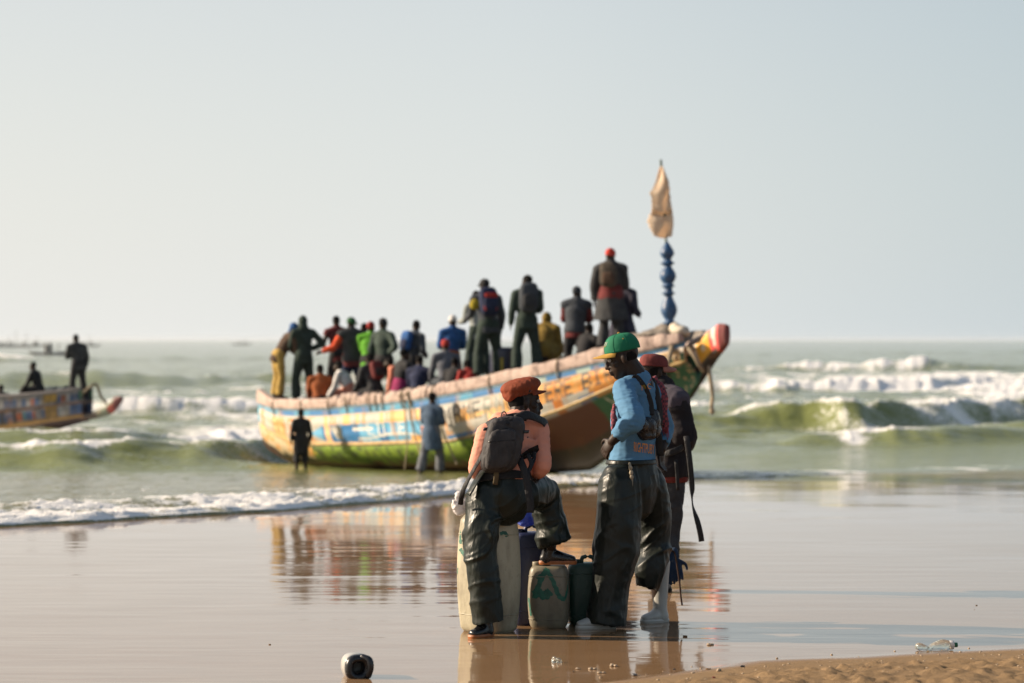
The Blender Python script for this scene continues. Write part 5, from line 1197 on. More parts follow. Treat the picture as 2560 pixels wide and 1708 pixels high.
JB['hdL'] = unit(q(1502, 1142, 15.34)-JB['wrL']); JB['hnL'] = V3(-.40, -.80, .42); JB['hdR'] = V3(-.1, -.1, -1)
B_ = Person('person', bB, 'person in a sky blue shirt and green cap, hand on hip, looking down', JB, 1.05, .0065, 0, 'people standing on the wet sand', main=True)
B_.body(hands=.55, feet=False)
SKYB = cloth('sky_blue_cotton', (.105, .255, .43), .85, .12, 5, .22)
def foldB(c, n):
    z = c[:, 2]; slv = sm(-.06, -.24, c[:, 1])  # sleeve side
    return .0045*ridged(c, 8, 9, 15, 141)+.0025*ridged(c, 20, 16, 34, 142)+slv*.0075*ridged(c, 10, 6, 26, 143)
bm = bmesh.new(); B_.torso(bm, .016, low=-.115)
for s in 'LR': B_.arm(bm, s, .015, 1.78, .006)
sB = fuse('shirt', bm, .0075, SKYB, B_.root, smooth=3, fold=foldB)
bm = bmesh.new(); nk = B_.J['nek']; hd_ = unit(B_.J['hed']-nk); 
for i, (o_, rr_) in enumerate(((-.012, .082), (.004, .076))): pass
tube(bm, [nk-hd_*.034, nk-hd_*.012], [(.086, .080), (.074, .070)], seg=22, side=B_.rs, flat=True); to_obj('collar', bm, cloth('red_trim', (.28, .03, .05)), B_.root)
tB = shell_trousers(B_, q, [(1578, 1154, 15.56, (.176, .142)), (1579, 1178, 15.56, (.188, .152)), (1580, 1215, 15.56, (.195, .165)), (1582, 1250, 15.56, (.16, .15))],
    [[(1553, 1205, 15.46, (.150, .14)), (1548, 1300, 15.43, (.146, .14)), (1535, 1400, 15.41, (.138, .13)), (1525, 1480, 15.40, (.128, .12)), (1515, 1562, 15.39, (.128, .135))],
     [(1612, 1210, 15.66, (.140, .14)), (1632, 1290, 15.72, (.108, .12)), (1636, 1365, 15.73, (.098, .10)), (1627, 1425, 15.68, (.098, .095)), (1617, 1470, 15.66, (.070, .07))]],
    OILB, foldO(150, 1.0, .45))
# dipping waistband, thin edge of the oilskins over the shirt
bm = bmesh.new(); tube(bm, [q(1578, 1160, 15.555), q(1578, 1148, 15.555)], [(.190, .156), (.182, .150)], seg=26, side=B_.rh, flat=True); to_obj('waistband', bm, OILB, B_.root)
cord('draw_cord', [q(1574, 1160, 15.36), q(1577, 1176, 15.35), q(1579, 1195, 15.345), q(1580, 1215, 15.345), q(1581, 1232, 15.35)], .009, cloth('cream_cord', (.42, .36, .27)), B_.root)
for (x, y) in ((1576, 1170), (1578, 1182), (1579, 1193)):
    bm = bmesh.new(); blob(bm, q(x, y, 15.34), (.013, .012, .018)); to_obj('cord_knot', bm, cloth('cream_cord', (.42, .36, .27)), B_.root)
zg = gz(bB[0], 15.36)-bB[2]; toL = q(1443, 1560, 15.34); toL[2] = zg+.002
boot(B_, np.array([*q(1516, 1540, 15.39)[:2], zg+.08]), toL, q(1520, 1500, 15.40), RUBW, RUBW)
zg2 = gz(bB[0], 15.74)-bB[2]; toR = q(1606, 1552, 15.72); toR[2] = zg2+.002
boot(B_, np.array([*q(1650, 1530, 15.78)[:2], zg2+.085]), toR, q(1653, 1405, 15.77), RUBW, RUBW, r=.050, shaft_r=.060)
# cap
r_, f_, u_ = B_.hax; cH = B_.J['hed']; ux = unit(u_-f_*.10); fx = unit(f_-ux*np.dot(f_, ux)); ax = [r_, fx, ux]
GCAP = cloth('green_cap_twill', (.012, .185, .095), .8, .12, 10, .15); YCAP = cloth('yellow_cap_twill', (.52, .30, .06), .8, .1, 10, .15)
bm = bmesh.new(); dome(bm, cH+ux*.040-fx*.010, ax, (.090, .115, .118), 2.5); capB = to_obj('cap', bm, GCAP, B_.root)
bm = bmesh.new(); visor(bm, cH+ux*.046-fx*.010, ax, (.088, .112), .088, 68, .10, 0, .35, thick=.005); to_obj('visor', bm, YCAP, capB)
bm = bmesh.new(); blob(bm, cH+ux*.159-fx*.010, (.010, .010, .006), ax); to_obj('button', bm, YCAP, capB)
for sx in (-1, 1):
    bm = bmesh.new(); blob(bm, cH+ux*.118+r_*sx*.079-fx*.03, (.004, .005, .004), ax); to_obj('eyelet', bm, YCAP, capB)
for a in (90, 90+62, 90-62, 270, 200, -20):
    e = 2.5; pts = [cH+ux*.040-fx*.010+(r_*.0905*math.cos(R(a))+fx*.1155*math.sin(R(a)))*(1-t**e)**(1/e)+ux*.1185*t for t in np.linspace(0, .985, 12)]; cord('panel_seam', pts, .0016, GCAP, capB)
bpy.context.view_layer.update()
fw = np.array([*fx]); LET = cloth('white_thread', (.72, .66, .62)); ORT = plain('orange_print', (1.0, .36, .02), .7)
oc = np.array(capB.matrix_world.translation)+0; wc = np.array(B_.root.location)+cH
lr = -r_                      # reading direction across the front of the cap as seen from ahead of it
lettering('PACKERS'[2:], [capB], wc+ux*.098+fw*.0-lr*.040+lr*.004, lr, ux, -fw, .080, .020, LET, capB.parent)
lettering('G', [capB], wc+ux*.062-lr*.010, lr, ux, -fw, .026, .024, LET, capB.parent) if False else None
bm = bmesh.new(); pp_ = []
for k in range(9):
    h = on_surface([capB], wc+ux*.092+lr*(-.036+.072*k/8)+fw*.3, -fw, .002); pp_.append(h-np.array(B_.root.location))
tube(bm, pp_, [.0022]*9, seg=5, sub=2); to_obj('underline', bm, YCAP, capB.parent)
bm = bmesh.new(); blob(bm, cH+u_*.008-f_*.036, (.0765, .068, .066), [r_, f_, u_]); fuse('hair', bm, .006, HAIRM, B_.root)
up_ = V3(-.05, 0, 1)
lettering('RIGHTPUBY', [sB], np.array(Wp(1587, 1131, 15.3)), V3(1, 0, -.16), V3(0, 0, 1), V3(0, 1, 0), 54*.00257, 24*.00257, ORT, B_.root, off=.013)
lettering('Y', [sB], np.array(Wp(1603, 976, 15.3)), V3(1, 0, -.3), V3(0, 0, 1), V3(0, 1, 0), 10*.00257, 20*.00257, ORT, B_.root)
lettering('C', [sB], np.array(Wp(1622, 974, 15.3)), V3(1, 0, -.1), V3(0, 0, 1), V3(0, 1, 0), 10*.00257, 14*.00257, ORT, B_.root)
lettering('A', [sB], np.array(Wp(1628, 1096, 15.3)), V3(1, 0, -.2), V3(0, 0, 1), V3(0, 1, 0), 12*.00257, 14*.00257, ORT, B_.root)

# shoulder bag of person B
c0 = np.array(Wp(1622, 1066, 15.42)); SBG = empty('shoulder_bag', c0, 'crumpled black shoulder bag slung across the blue shirt', 'bag'); qb = rel(c0)
BAGM = plain('black_vinyl', (.012, .013, .017), .28, .3, 12, .5, dist=.03)
bm = bmesh.new()
for x, y, d, rx, rz in ((1612, 1068, 15.44, .075, .062), (1600, 1062, 15.36, .05, .04), (1628, 1050, 15.52, .055, .075), (1614, 1088, 15.45, .060, .030), (1634, 1075, 15.54, .045, .055), (1588, 1066, 15.31, .03, .026)): blob(bm, qb(x, y, d), (rx, .06, rz))
fuse('bag_body', bm, .008, BAGM, SBG, smooth=4, fold=lambda c, n: .008*ridged(c, 14, 9, 14, 160)+.004*ridged(c, 32, 22, 30, 161))
bm = bmesh.new(); tube(bm, [qb(1630, 950, 15.60), qb(1634, 985, 15.58), qb(1638, 1020, 15.57), qb(1640, 1055, 15.57)], [(.02, .02), (.035, .03), (.042, .035), (.04, .04)], seg=12); fuse('hanging_cloth', bm, .008, C_['black_cloth'], SBG, fold=lambda c, n: .007*ridged(c, 30, 20, 5, 162))
bm = bmesh.new(); tube(bm, [qb(1650, 1035, 15.62), qb(1645, 1062, 15.60), qb(1640, 1090, 15.60)], [(.018, .02), (.03, .03), (.02, .02)], seg=12); fuse('brown_pouch', bm, .008, cloth('brown_canvas', (.07, .05, .03)), SBG)
def cast_pts(px_list, objs, off=.008):
    out = []
    for x, y in px_list:
        h = on_surface(objs, Wp(x, y, 14.6), unit(np.array(Wp(x, y, 16))-np.array(Wp(x, y, 14.6))), off); out.append(h if h is not None else np.array(Wp(x, y, 15.5)))
    return out
pts_ = [p-c0 for p in cast_pts([(1580, 944), (1592, 945), (1603, 958), (1614, 975), (1622, 995), (1627, 1015), (1628, 1038)], [sB], .007)]
bm = bmesh.new(); strap(bm, pts_, .040, .006, unit([1, .1, .45])); stp = to_obj('bag_strap', bm, BPD, SBG)
pts_ = [p-c0 for p in cast_pts([(1600, 952), (1609, 964), (1613, 972)], [sB], .012)]
bm = bmesh.new(); strap(bm, pts_, .016, .004, unit([1, .1, .45])); to_obj('strap_label', bm, cloth('ochre_weave', (.25, .16, .02)), stp)
pts_ = [p-c0 for p in cast_pts([(1590, 1062), (1578, 1070), (1560, 1078)], [sB], .01)]
bm = bmesh.new(); blob(bm, qb(1606, 1062, 15.33), (.014, .01, .008), [unit([1, 0, .5]), (0, 1, 0), unit([-.5, 0, 1])]); to_obj('buckle', bm, plain('dull_metal', (.3, .3, .28), .35, metal=.8), SBG)
worn('side_strap', [qb(1645, 1085, 15.56), qb(1648, 1110, 15.56), qb(1650, 1140, 15.57)], .05, .010, unit([1, -.2, 0]), SBG, BPD, c0)
# checked scarf
b = NB('red_black_check'); wv = b.n('ShaderNodeTexChecker'); wv.inputs['Scale'].default_value = 62; b.l(b.co(), wv.inputs[0]); wv.inputs[1].default_value = (.38, .06, .07, 1); wv.inputs[2].default_value = (.03, .02, .03, 1)
b.set(Base_Color=b.mix(b.noise(20, 3), wv.outputs[0], (.10, .03, .05)), Roughness=.9); CHK = b.m
c0 = np.array(Wp(1655, 1000, 15.72)); SC = empty('scarf', c0, 'red and black checked scarf hanging down behind the blue shirt', 'scarf'); qb = rel(c0)
bm = bmesh.new(); tube(bm, [qb(1636, 946, 15.68), qb(1646, 972, 15.68), qb(1652, 1005, 15.68), qb(1657, 1035, 15.68), qb(1662, 1062, 15.69), qb(1666, 1080, 15.70)], [(.016, .014), (.040, .02), (.046, .022), (.030, .018), (.022, .014), (.010, .008)], seg=12, side=(1, 0, 0)); fuse('scarf_cloth', bm, .006, CHK, SC, fold=lambda c, n: .008*ridged(c, 40, 26, 6, 165))
bm = bmesh.new()
for k in range(7): x = 1650+k*3.2; y0 = 1050+k*3.5; tube(bm, [qb(x, y0, 15.69), qb(x+2, y0+14, 15.68), qb(x+3, y0+24+4*(k % 3), 15.69)], [.004, .003, .002], seg=5, sub=2)
tag(to_obj('fringe', bm, cloth('fringe_red', (.36, .06, .07)), SC), kind='stuff')
bm = bmesh.new(); tube(bm, [qb(1536, 1012, 15.44), qb(1533, 1035, 15.40), qb(1536, 1056, 15.38), qb(1532, 1076, 15.38)], [(.006, .008), (.014, .012), (.018, .012), (.008, .008)], seg=10, side=(1, 0, 0)); fuse('scarf_end', bm, .006, CHK, SC, fold=lambda c, n: .006*ridged(c, 40, 26, 8, 166))
# work gloves tied to the oilskins
c0 = np.array(Wp(1684, 1400, 15.86)); GL = empty('work_gloves', c0, 'pair of dark blue work gloves dangling on cords by the black oilskins', 'gloves'); qb = rel(c0); GLM = cloth('glove_blue', (.025, .05, .10))
for k, (x, y, d) in enumerate(((1676, 1392, 15.86), (1686, 1386, 15.90))):
    bm = bmesh.new(); w = qb(x, y+8, d); dn = unit([.10+.05*k, 0, -1]); tube(bm, [qb(x-1, y-8, d), w], [.026, .030], seg=10); add_hand(bm, w, dn, V3(0, -1, 0), 1.05, .15, 1 if k else -1); fuse('glove', bm, .006, GLM, GL)
cord('cord', [qb(1667, 1335, 15.80), qb(1668, 1352, 15.80), qb(1676, 1380, 15.84)], .004, cloth('orange_cord', (.30, .10, .05)), GL)
cord('cord', [qb(1676, 1376, 15.84), qb(1686, 1382, 15.84), qb(1692, 1410, 15.83), qb(1698, 1450, 15.83), qb(1702, 1490, 15.83), qb(1705, 1512, 15.83)], .006, cloth('brown_cord', (.06, .03, .02)), GL)
cord('cord', [qb(1664, 1430, 15.82), qb(1666, 1470, 15.82), qb(1667, 1494, 15.82)], .008, cloth('red_cord', (.12, .03, .02)), GL)

# --- person C: behind, red-brown cap, dark jacket
bx, by = Wp(1660, 1478, 18.0)[0], 18.0; bC = (bx, by, gz(bx, by)); q = rel(bC)
JC = dict(pel=q(1664, 1164, 18.0), che=q(1664, 1046, 18.0), nek=q(1652, 976, 18.02), hed=q(1636, 928, 18.03), hf=unit([.80, .55, -.06]), hu=V3(0, 0, 1),
          shL=q(1622, 1006, 18.14), shR=q(1688, 1006, 17.88), elL=q(1640, 1095, 18.28), wrL=q(1690, 1105, 18.30), elR=q(1707, 1090, 17.86), wrR=q(1712, 1112, 18.10),
          hipL=q(1650, 1178, 18.07), hipR=q(1680, 1178, 17.93), knL=q(1652, 1325, 18.12), knR=q(1676, 1325, 17.98), anL=q(1646, 1452, 18.1), anR=q(1662, 1452, 17.95), toL=q(1672, 1474, 18.2), toR=q(1694, 1474, 18.08))
JC['toR'] = q(1668, 1476, 18.12)
C3 = Person('person', bC, 'person behind in a red-brown cap and bulky charcoal jacket, turned away to the right', JC, 1.0, .009, 2, 'people standing on the wet sand', main=True)
C3.body(hands=.6, feet=True)
JK = cloth('charcoal_fleece', (.022, .019, .022), .95, .2, 8, .3); YK = cloth('mauve_grey_fleece', (.075, .065, .085), .95, .2, 8, .3)
C3.shirt(JK, 'jacket', 1.97, .050, .02, lambda c, n: .010*ridged(c, 7, 6, 9, 170), 1.0, .011, elbow=.012)
bm = bmesh.new(); J_ = C3.J; tube(bm, [J_['shL']+V3(0, 0, .005), (J_['shL']+J_['shR'])/2+V3(0, 0, .02), J_['shR']+V3(0, 0, .005)], [.112, .130, .112], seg=16, side=(0, 0, 1)); fuse('jacket_yoke', bm, .011, YK, C3.root, fold=lambda c, n: .006*ridged(c, 9, 7, 9, 171))
bm = bmesh.new(); tube(bm, [J_['nek']-V3(0, 0, .05), J_['nek']+V3(-.0, 0, .035)], [(.10, .09), (.078, .074)], seg=16, side=C3.rs); to_obj('collar', bm, cloth('dark_red_knit', (.12, .02, .02)), C3.root)
bm = bmesh.new(); C3.torso(bm, .036, top=False, low=.055); fuse('red_hem', bm, .010, cloth('dull_red_cotton', (.17, .03, .025)), C3.root, fold=lambda c, n: .008*ridged(c, 12, 9, 4, 172))
C3.trousers(cloth('faded_denim', (.045, .05, .058)), g=.018, flare=.02, fold=lambda c, n: .008*ridged(c, 9, 7, 11, 173), vx=.010)
r_, f_, u_ = C3.hax; cH = C3.J['hed']; ax = [r_, f_, u_]
RC = cloth('red_brown_twill', (.20, .045, .04), .85, .4, 14, .3); RCE = cloth('brim_edge', (.40, .17, .13))
bm = bmesh.new(); dome(bm, cH+u_*.040-f_*.012, ax, (.093, .117, .090), 2.9); capC = to_obj('cap', bm, RC, C3.root)
bm = bmesh.new(); visor(bm, cH+u_*.046-f_*.012, ax, (.092, .116), .095, 80, .14, 0, .45, thick=.012); vz = to_obj('visor', bm, RCE, capC)
bm = bmesh.new(); tube(bm, [cH+u_*.034-f_*.012, cH+u_*.050-f_*.012], [(.0965, .1205), (.0965, .1205)], seg=28, side=r_, flat=True); to_obj('cap_band', bm, RC, capC)
bm = bmesh.new(); blob(bm, cH-u_*.06+f_*.045, (.058, .05, .055), ax); fuse('beard', bm, .009, HAIRM, C3.root)
bm = bmesh.new(); blob(bm, cH+u_*.010-f_*.018, (.077, .085, .070), ax); fuse('hair', bm, .008, HAIRM, C3.root)
c0 = np.array(Wp(1700, 1110, 17.85)); BS = empty('waist_bag', c0, 'black waist strap with a long loose end hanging from the charcoal jacket', 'strap'); qb = rel(c0)
worn('long_strap', [qb(1716, 1090, 17.72), qb(1724, 1150, 17.70), qb(1730, 1215, 17.70), qb(1730, 1245, 17.70), qb(1733, 1270, 17.70), qb(1744, 1305, 17.70), qb(1751, 1335, 17.70), qb(1754, 1354, 17.70)], .042, .006, [unit(v) for v in ([1, 0, .1], [1, 0, .1], [1, .2, 0], [.4, 1, 0], [.5, 1, 0], [1, .3, .2], [1, 0, .2], [1, 0, 0])], BS, BPD, c0)
worn('short_strap', [qb(1690, 1150, 17.76), qb(1693, 1190, 17.76), qb(1695, 1226, 17.76)], .026, .006, unit([1, 0, 0]), BS, BPD, c0)
worn('waist_belt', [qb(1655, 1136, 17.78), qb(1675, 1132, 17.74), qb(1700, 1122, 17.76), qb(1716, 1108, 17.85)], .05, .010, unit([0, 0, 1]), BS, BPD, c0)

# ---------------------------------------------------------------- containers
def jerrycan(name, px, d, w, dep, h, rot, label, mat, cat='jerrycan', capm=None, group='jerrycans standing round the seated person', bulge=.062, sq=.50, handle=True, zoff=0.0, ribs=True):
    x = (px-CX)/F*d; r = empty(name, (x, d, gz(x, d)-.004+zoff), label, cat, group, rot)
    bm = bmesh.new(); nz, nu = 26, 44; rings = []
    prof = []
    for i in range(nz):
        t = i/(nz-1); z = t*h; e = .035
        edge = min(1, (min(z, h-z)+.004)/e); k = .86+.14*math.sin(edge*math.pi/2) if edge < 1 else 1.0
        k *= 1-bulge*(2*t-1)**2*2.2; prof.append((z, k))
        ring = []
        for j in range(nu):
            a = 2*math.pi*j/nu; ca, sa = math.cos(a), math.sin(a)
            ring.append(bm.verts.new((w/2*k*math.copysign(abs(ca)**sq, ca), dep/2*k*math.copysign(abs(sa)**sq, sa), z)))
        rings.append(ring)
    for a, b_ in zip(rings[:-1], rings[1:]):
        for j in range(nu): bm.faces.new((a[j], a[(j+1) % nu], b_[(j+1) % nu], b_[j]))
    bm.faces.new(rings[0][::-1]); bm.faces.new(rings[-1]); to_obj('can_body', bm, mat, r)
    cp = capm or mat
    bm = bmesh.new(); tube(bm, [(-w*.28, 0, h-.005), (-w*.28, 0, h+.022)], [.032, .032], seg=16, flat=True); to_obj('screw_cap', bm, cp, r)
    if handle:
        bm = bmesh.new(); tube(bm, [(-w*.10, 0, h-.02), (-w*.06, 0, h+.035), (w*.22, 0, h+.035), (w*.28, 0, h-.02)], [.014]*4, seg=10); to_obj('handle', bm, mat, r)
    if ribs:
        for z in (.16, .84):
            bm = bmesh.new(); k = np.interp(z*h, [p[0] for p in prof], [p[1] for p in prof]); pts = [(w/2*k*math.copysign(abs(math.cos(a))**sq, math.cos(a)), dep/2*k*math.copysign(abs(math.sin(a))**sq, math.sin(a)), z*h) for a in np.linspace(0, 2*math.pi, 45)]
            tube(bm, pts, [.0035]*45, seg=6, sub=1, flat=True); to_obj('mould_rib', bm, mat, r)
    return r
def canmat(name, c, dirt=(.16, .11, .06)):
    b = NB(name); n = b.noise(5, 5, .62, vec=b.co((1.5, 1.5, .5))); n2 = b.noise(34, 4)
    col = b.mix(b.ramp(n, [(.40, 0.0), (.72, .8)]), c, dirt); col = b.mix(b.ramp(n2, [(.6, 0.0), (.75, .35)]), col, tuple(x*.5 for x in dirt))
    b.set(Base_Color=col, Roughness=.48, Normal=b.bump(b.math('ADD', n, b.math('MULTIPLY', n2, .5)), .25, .02)); return b.m
CANB = canmat('beige_plastic', (.37, .335, .235), (.085, .07, .045)); CANS = canmat('drab_plastic', (.19, .165, .115), (.08, .065, .04)); CANN = canmat('navy_plastic', (.018, .028, .085), (.03, .03, .04)); CANG = canmat('bottle_green_plastic', (.012, .05, .035), (.02, .03, .02)); CANBL = canmat('blue_plastic', (.02, .07, .22), (.03, .04, .06))
K1 = jerrycan('jerrycan', 1222, 15.20, .365, .305, .735, R(-42), 'tall grimy beige jerrycan that the coral shirt sits on', CANB, capm=CANBL)
K2 = jerrycan('jerrycan', 1372, 15.44, .265, .215, .40, R(-6), 'short grimy jerrycan with a green painted sign, under the raised boot', CANS, handle=False)
K3 = jerrycan('jerrycan', 1322, 15.62, .245, .20, .60, R(12), 'dark navy jerrycan behind the tall beige one', CANN)
K4 = jerrycan('jerrycan', 1462, 15.66, .235, .20, .40, R(4), 'bottle green jerrycan between the short grimy one and the black oilskins', CANG)
K5 = jerrycan('jerrycan', 1356, 15.86, .18, .15, .44, R(20), 'bright blue jerrycan peeping out under the raised boot', CANBL)
GPAINT = plain('green_brush_paint', (.012, .135, .085), .55, .3, 40, .3)
bpy.context.view_layer.update()
def strokes(root, segs, cast, name='painted_mark'):
    """brush strokes laid on the container: each a list of (px, py) with a width in metres"""
    ob = [o for o in root.children if o.name.startswith('can_body')]; bm = bmesh.new(); inv = root.matrix_world.inverted()
    for pts, wd in segs:
        P2 = catmull([np.array(p, float) for p in pts], 6); prev = None
        for i, p in enumerate(P2):
            t = P2[min(i+1, len(P2)-1)]-P2[max(i-1, 0)]; t = t/(np.linalg.norm(t)+1e-9); nn = np.array([-t[1], t[0]]); row = []
            for k in range(5):
                e = (k/4-.5)*wd/.00255*(1+.22*math.sin(i*2.1+k*9)+.15*random.random()); pp = p+nn*e
                h = on_surface(ob, Wp(pp[0], pp[1], 14.2), cast(pp), .0015); row.append(None if h is None else bm.verts.new(inv @ Vector(h)))
            if prev:
                for k in range(4):
                    qd = (prev[k], prev[k+1], row[k+1], row[k])
                    if None not in qd: bm.faces.new(qd)
            prev = row
    return to_obj(name, bm, GPAINT, root)
view = lambda p: unit(np.array(Wp(p[0], p[1], 16))-np.array(Wp(p[0], p[1], 14)))
strokes(K2, [([(1336, 1496), (1350, 1455), (1366, 1424)], .030), ([(1366, 1424), (1382, 1452), (1396, 1488), (1410, 1500)], .026), ([(1334, 1488), (1346, 1482), (1362, 1490), (1376, 1478)], .050), ([(1340, 1445), (1356, 1436), (1366, 1420)], .02), ([(1392, 1468), (1398, 1490), (1412, 1502)], .015), ([(1412, 1498), (1420, 1470), (1423, 1440)], .012), ([(1321, 1495), (1325, 1520), (1327, 1540)], .010)], view)
for sg_ in [([(1134, 1350), (1142, 1325), (1147, 1316)], .016), ([(1147, 1318), (1149, 1340), (1152, 1360)], .016), ([(1150, 1372), (1158, 1384), (1166, 1392)], .020), ([(1144, 1420), (1143, 1436)], .006), ([(1250, 1335), (1262, 1332), (1268, 1342)], .020), ([(1303, 1388), (1305, 1402)], .010), ([(1133, 1372), (1134, 1385)], .006)]: strokes(K1, [sg_], view)
# plastic bags
def plastic(name, c, rough=.25):
    b = NB(name); b.set(Base_Color=c, Roughness=rough, Normal=b.bump(b.noise(26, 4), .6, .02))
    tr = b.n('ShaderNodeBsdfTranslucent'); tr.inputs[0].default_value = (*c, 1); ms = b.n('ShaderNodeMixShader'); ms.inputs[0].default_value = .35
    b.l(b.b.outputs[0], ms.inputs[1]); b.l(tr.outputs[0], ms.inputs[2]); b.l(ms.outputs[0], b.t.nodes['Material Output'].inputs[0]); return b.m
WPL = plastic('white_plastic', (.72, .70, .70)); BPL = plastic('blue_plastic_film', (.10, .17, .62)); _c = NB('clear_plastic'); _c.set(Base_Color=(.80, .82, .74), Roughness=.12, Transmission_Weight=.85, IOR=1.45, Normal=_c.bump(_c.noise(40, 3), .4, .01)); CPL = _c.m
c0 = np.array(Wp(1147, 1284, 15.02)); r = empty('plastic_bag', c0, 'knotted white plastic bag on top of the tall beige jerrycan', 'bag'); qb = rel(c0)
bm = bmesh.new(); blob(bm, qb(1148, 1274, 15.02), (.038, .04, .036)); blob(bm, qb(1141, 1265, 15.0), (.030, .03, .024)); blob(bm, qb(1155, 1262, 15.02), (.026, .03, .022)); tube(bm, [qb(1147, 1262, 15.0), qb(1146, 1246, 15.0), qb(1147, 1236, 15.0)], [.016, .018, .022], seg=10); tube(bm, [qb(1140, 1262, 15.0), qb(1134, 1254, 14.99), qb(1131, 1250, 14.99)], [.012, .010, .004], seg=8)
fuse('bag_film', bm, .005, WPL, r, fold=lambda c, n: .006*ridged(c, 50, 30, 40, 180))
c0 = np.array(Wp(1312, 1310, 15.55)); r = empty('plastic_bag', c0, 'crumpled blue plastic bag on top of the navy jerrycan', 'bag'); qb = rel(c0)
bm = bmesh.new(); blob(bm, qb(1312, 1296, 15.55), (.058, .06, .05)); blob(bm, qb(1302, 1284, 15.55), (.045, .05, .034)); blob(bm, qb(1326, 1300, 15.56), (.026, .04, .034)); fuse('bag_film', bm, .006, BPL, r, fold=lambda c, n: .007*ridged(c, 40, 30, 34, 181))

# ---------------------------------------------------------------- litter on the sand
x, y = float(Wp(888, 1690, 12.95)[0]), 12.95; r = empty('cut_jug', (x, y, gz(x, y)-.012), 'white plastic jug cut open into a bailer, black inside, lying on the wet sand', 'jug', None, R(16))
JW = plain('jug_white', (.50, .49, .46), .3, .1, 8, .1); JB_ = plain('jug_black', (.010, .010, .013), .3, .2, 12, .1)
bm = bmesh.new(); n = 30
def jring(yy, rr, sq=.8): return [bm.verts.new((rr*math.copysign(abs(math.cos(a))**sq, math.cos(a)), yy, .068+rr*math.copysign(abs(math.sin(a))**sq, math.sin(a)))) for a in (2*math.pi*k/n for k in range(n))]
rs_ = [jring(yy, rr) for yy, rr in ((.085, .02), (.083, .05), (.07, .064), (.03, .070), (-.03, .071), (-.07, .069))]
for a, b_ in zip(rs_[:-1], rs_[1:]):
    for k in range(n): bm.faces.new((a[k], a[(k+1) % n], b_[(k+1) % n], b_[k]))
bm.faces.new(rs_[0]); o = to_obj('jug_shell', bm, JW, r); md = o.modifiers.new('wall', 'SOLIDIFY'); md.thickness = .004
bm = bmesh.new(); rs_ = [jring(yy, rr) for yy, rr in ((-.066, .072), (-.085, .072), (-.10, .066), (-.108, .05), (-.10, .034), (-.07, .028), (-.02, .03))]
for a, b_ in zip(rs_[:-1], rs_[1:]):
    for k in range(n): bm.faces.new((a[k], a[(k+1) % n], b_[(k+1) % n], b_[k]))
o = to_obj('jug_rim', bm, JB_, r); md = o.modifiers.new('wall', 'SOLIDIFY'); md.thickness = .004
bm = bmesh.new(); tube(bm, [(.02, -.095, .13), (.05, -.125, .115), (.055, -.13, .07), (.045, -.12, .03)], [(.018, .014)]*4, seg=10); to_obj('jug_handle', bm, JB_, r)
x, y = float(Wp(2342, 1640, 14.2)[0]), 14.2; r = empty('plastic_bottle', (x, y, gz(x, y)+.022), 'crushed clear plastic bottle with a green cap lying on the sand at the right', 'bottle', None, R(4))
bm = bmesh.new(); tube(bm, [(-.112, 0, -.004), (-.108, 0, .0), (-.09, 0, .0), (-.07, 0, -.006), (-.045, 0, -.008), (-.015, 0, .002), (.03, 0, .010), (.06, 0, .008), (.075, 0, .008)], [(.016, .018), (.022, .022), (.020, .018), (.022, .012), (.026, .012), (.030, .020), (.030, .030), (.028, .028), (.026, .026)], seg=16, side=(0, 1, 0))
o = fuse('bottle_shell', bm, .004, CPL, r, fold=lambda c, n: .0025*ridged(c, 60, 40, 50, 190))
bm = bmesh.new(); tube(bm, [(.074, 0, .008), (.096, 0, .008), (.104, 0, .008)], [.027, .026, .014], seg=16, flat=True); to_obj('bottle_shoulder', bm, WPL, r)
bm = bmesh.new(); tube(bm, [(.104, 0, .008), (.122, 0, .008)], [.014, .014], seg=14, flat=True); to_obj('bottle_cap', bm, plain('green_cap_plastic', (.01, .14, .05), .4), r)
def scrap(px, py, size, mat, name, label, cat, flatness=.4, group=None, seed=0):
    d = CAMZ
    for _ in range(30): d = (CAMZ-gz((px-CX)/F*d, d))*F/(py-CY)
    x = (px-CX)/F*d; bm = bmesh.new(); rnd = random.Random(seed+int(px))
    for k in range(3): blob(bm, (rnd.uniform(-.5, .5)*size, rnd.uniform(-.4, .4)*size, size*flatness*.5), (size*rnd.uniform(.4, .7), size*rnd.uniform(.3, .6), size*flatness*rnd.uniform(.5, 1)), u=10, v=6)
    o = fuse(name, bm, max(.0035, size*.13), mat, None, smooth=1, fold=lambda c, n: size*.18*vnoise(c[:, 0]*2.6/size, c[:, 1]*2.6/size+c[:, 2]*3/size, 200+seed, 2))
    o.location = (x, d, gz(x, d)); tag(o, label, cat, group); return o
SHELL = plain('broken_shell', (.50, .38, .26), .6, .4, 40, .4); LEAF = plain('dead_leaf', (.22, .12, .05), .8, .4, 30, .4); PEB = plain('dark_pebble', (.05, .045, .045), .6, .4, 30, .3); REDP = plain('red_scrap', (.28, .05, .04), .6)
scrap(1392, 1657, .030, CPL, 'plastic_scrap', 'crumpled clear plastic scrap on the wet sand below the short jerrycan', 'litter', .8)
scrap(1775, 1613, .026, SHELL, 'driftwood_bit', 'brown bit of driftwood right of the white boot', 'litter', .35)
scrap(1712, 1592, .022, LEAF, 'leaf', 'curled brown leaf in the shallow film beside the white boot', 'leaf', .3)
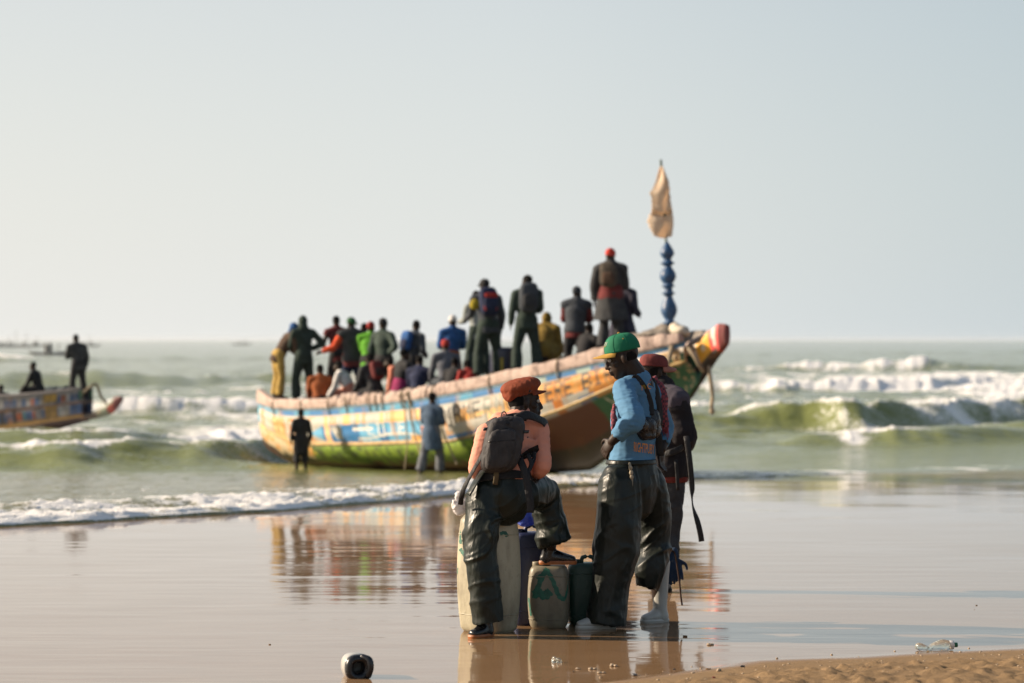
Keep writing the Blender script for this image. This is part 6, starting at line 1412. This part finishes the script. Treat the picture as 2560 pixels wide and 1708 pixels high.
scrap(1533, 1667, .030, SHELL, 'shell_piece', 'largest pale shell piece in front of the black oilskins', 'shell', .35)
scrap(1482, 1674, .026, SHELL, 'shell_piece', 'tan shell piece nearest below the green jerrycan', 'shell', .3)
scrap(1447, 1673, .022, SHELL, 'shell_piece', 'leftmost tan shell piece in the row of shells', 'shell', .3)
scrap(1504, 1683, .022, SHELL, 'shell_piece', 'flat shell piece lowest in the row of shells', 'shell', .25)
scrap(1586, 1689, .024, plain('grey_mussel', (.12, .12, .13), .35), 'shell_piece', 'grey-blue shell at the edge of the dry sand', 'shell', .4)
scrap(1434, 1681, .007, PEB, 'pebble', 'small dark pebble below the row of shells', 'pebble', .8)
scrap(1801, 1679, .022, SHELL, 'shell_piece', 'pale shell chip half buried on the dry bank', 'shell', .5)
scrap(1770, 1674, .018, LEAF, 'leaf', 'brown leaf on the dry bank left of the shell chip', 'leaf', .3)
scrap(1785, 1695, .010, REDP, 'litter_chip', 'red chip of litter on the dry bank', 'litter', .6)
scrap(1856, 1668, .014, PEB, 'pebble', 'dark pebble on the crest of the dry bank', 'pebble', .6)
scrap(1685, 1675, .012, PEB, 'pebble', 'dark pebble right of the grey-blue shell', 'pebble', .6)
scrap(2441, 1514, .010, LEAF, 'leaf', 'tiny brown leaf far out on the wet sand at the right, upper one', 'leaf', .4)
scrap(2435, 1524, .008, LEAF, 'leaf', 'tiny brown leaf on the wet sand at the right, lower one', 'leaf', .4)
scrap(674, 1612, .012, LEAF, 'leaf', 'small dark leaf on the wet sand left of the cut jug', 'leaf', .3)
scrap(2165, 1671, .030, LEAF, 'twig', 'reddish strip of weed on the sand left of the clear bottle', 'seaweed', .15)
bm = bmesh.new()
for k in range(420):
    x = rng.uniform(.2, 4.2); y = rng.uniform(11.6, 14.6)
    if bank(x)-y < -.25: continue
    s = rng.uniform(.003, .009); blob(bm, (x, y, gz(x, y)+s*.2), (s, s*.8, s*.5), u=6, v=4)
tag(to_obj('shell_grit', bm, SHELL), kind='stuff')
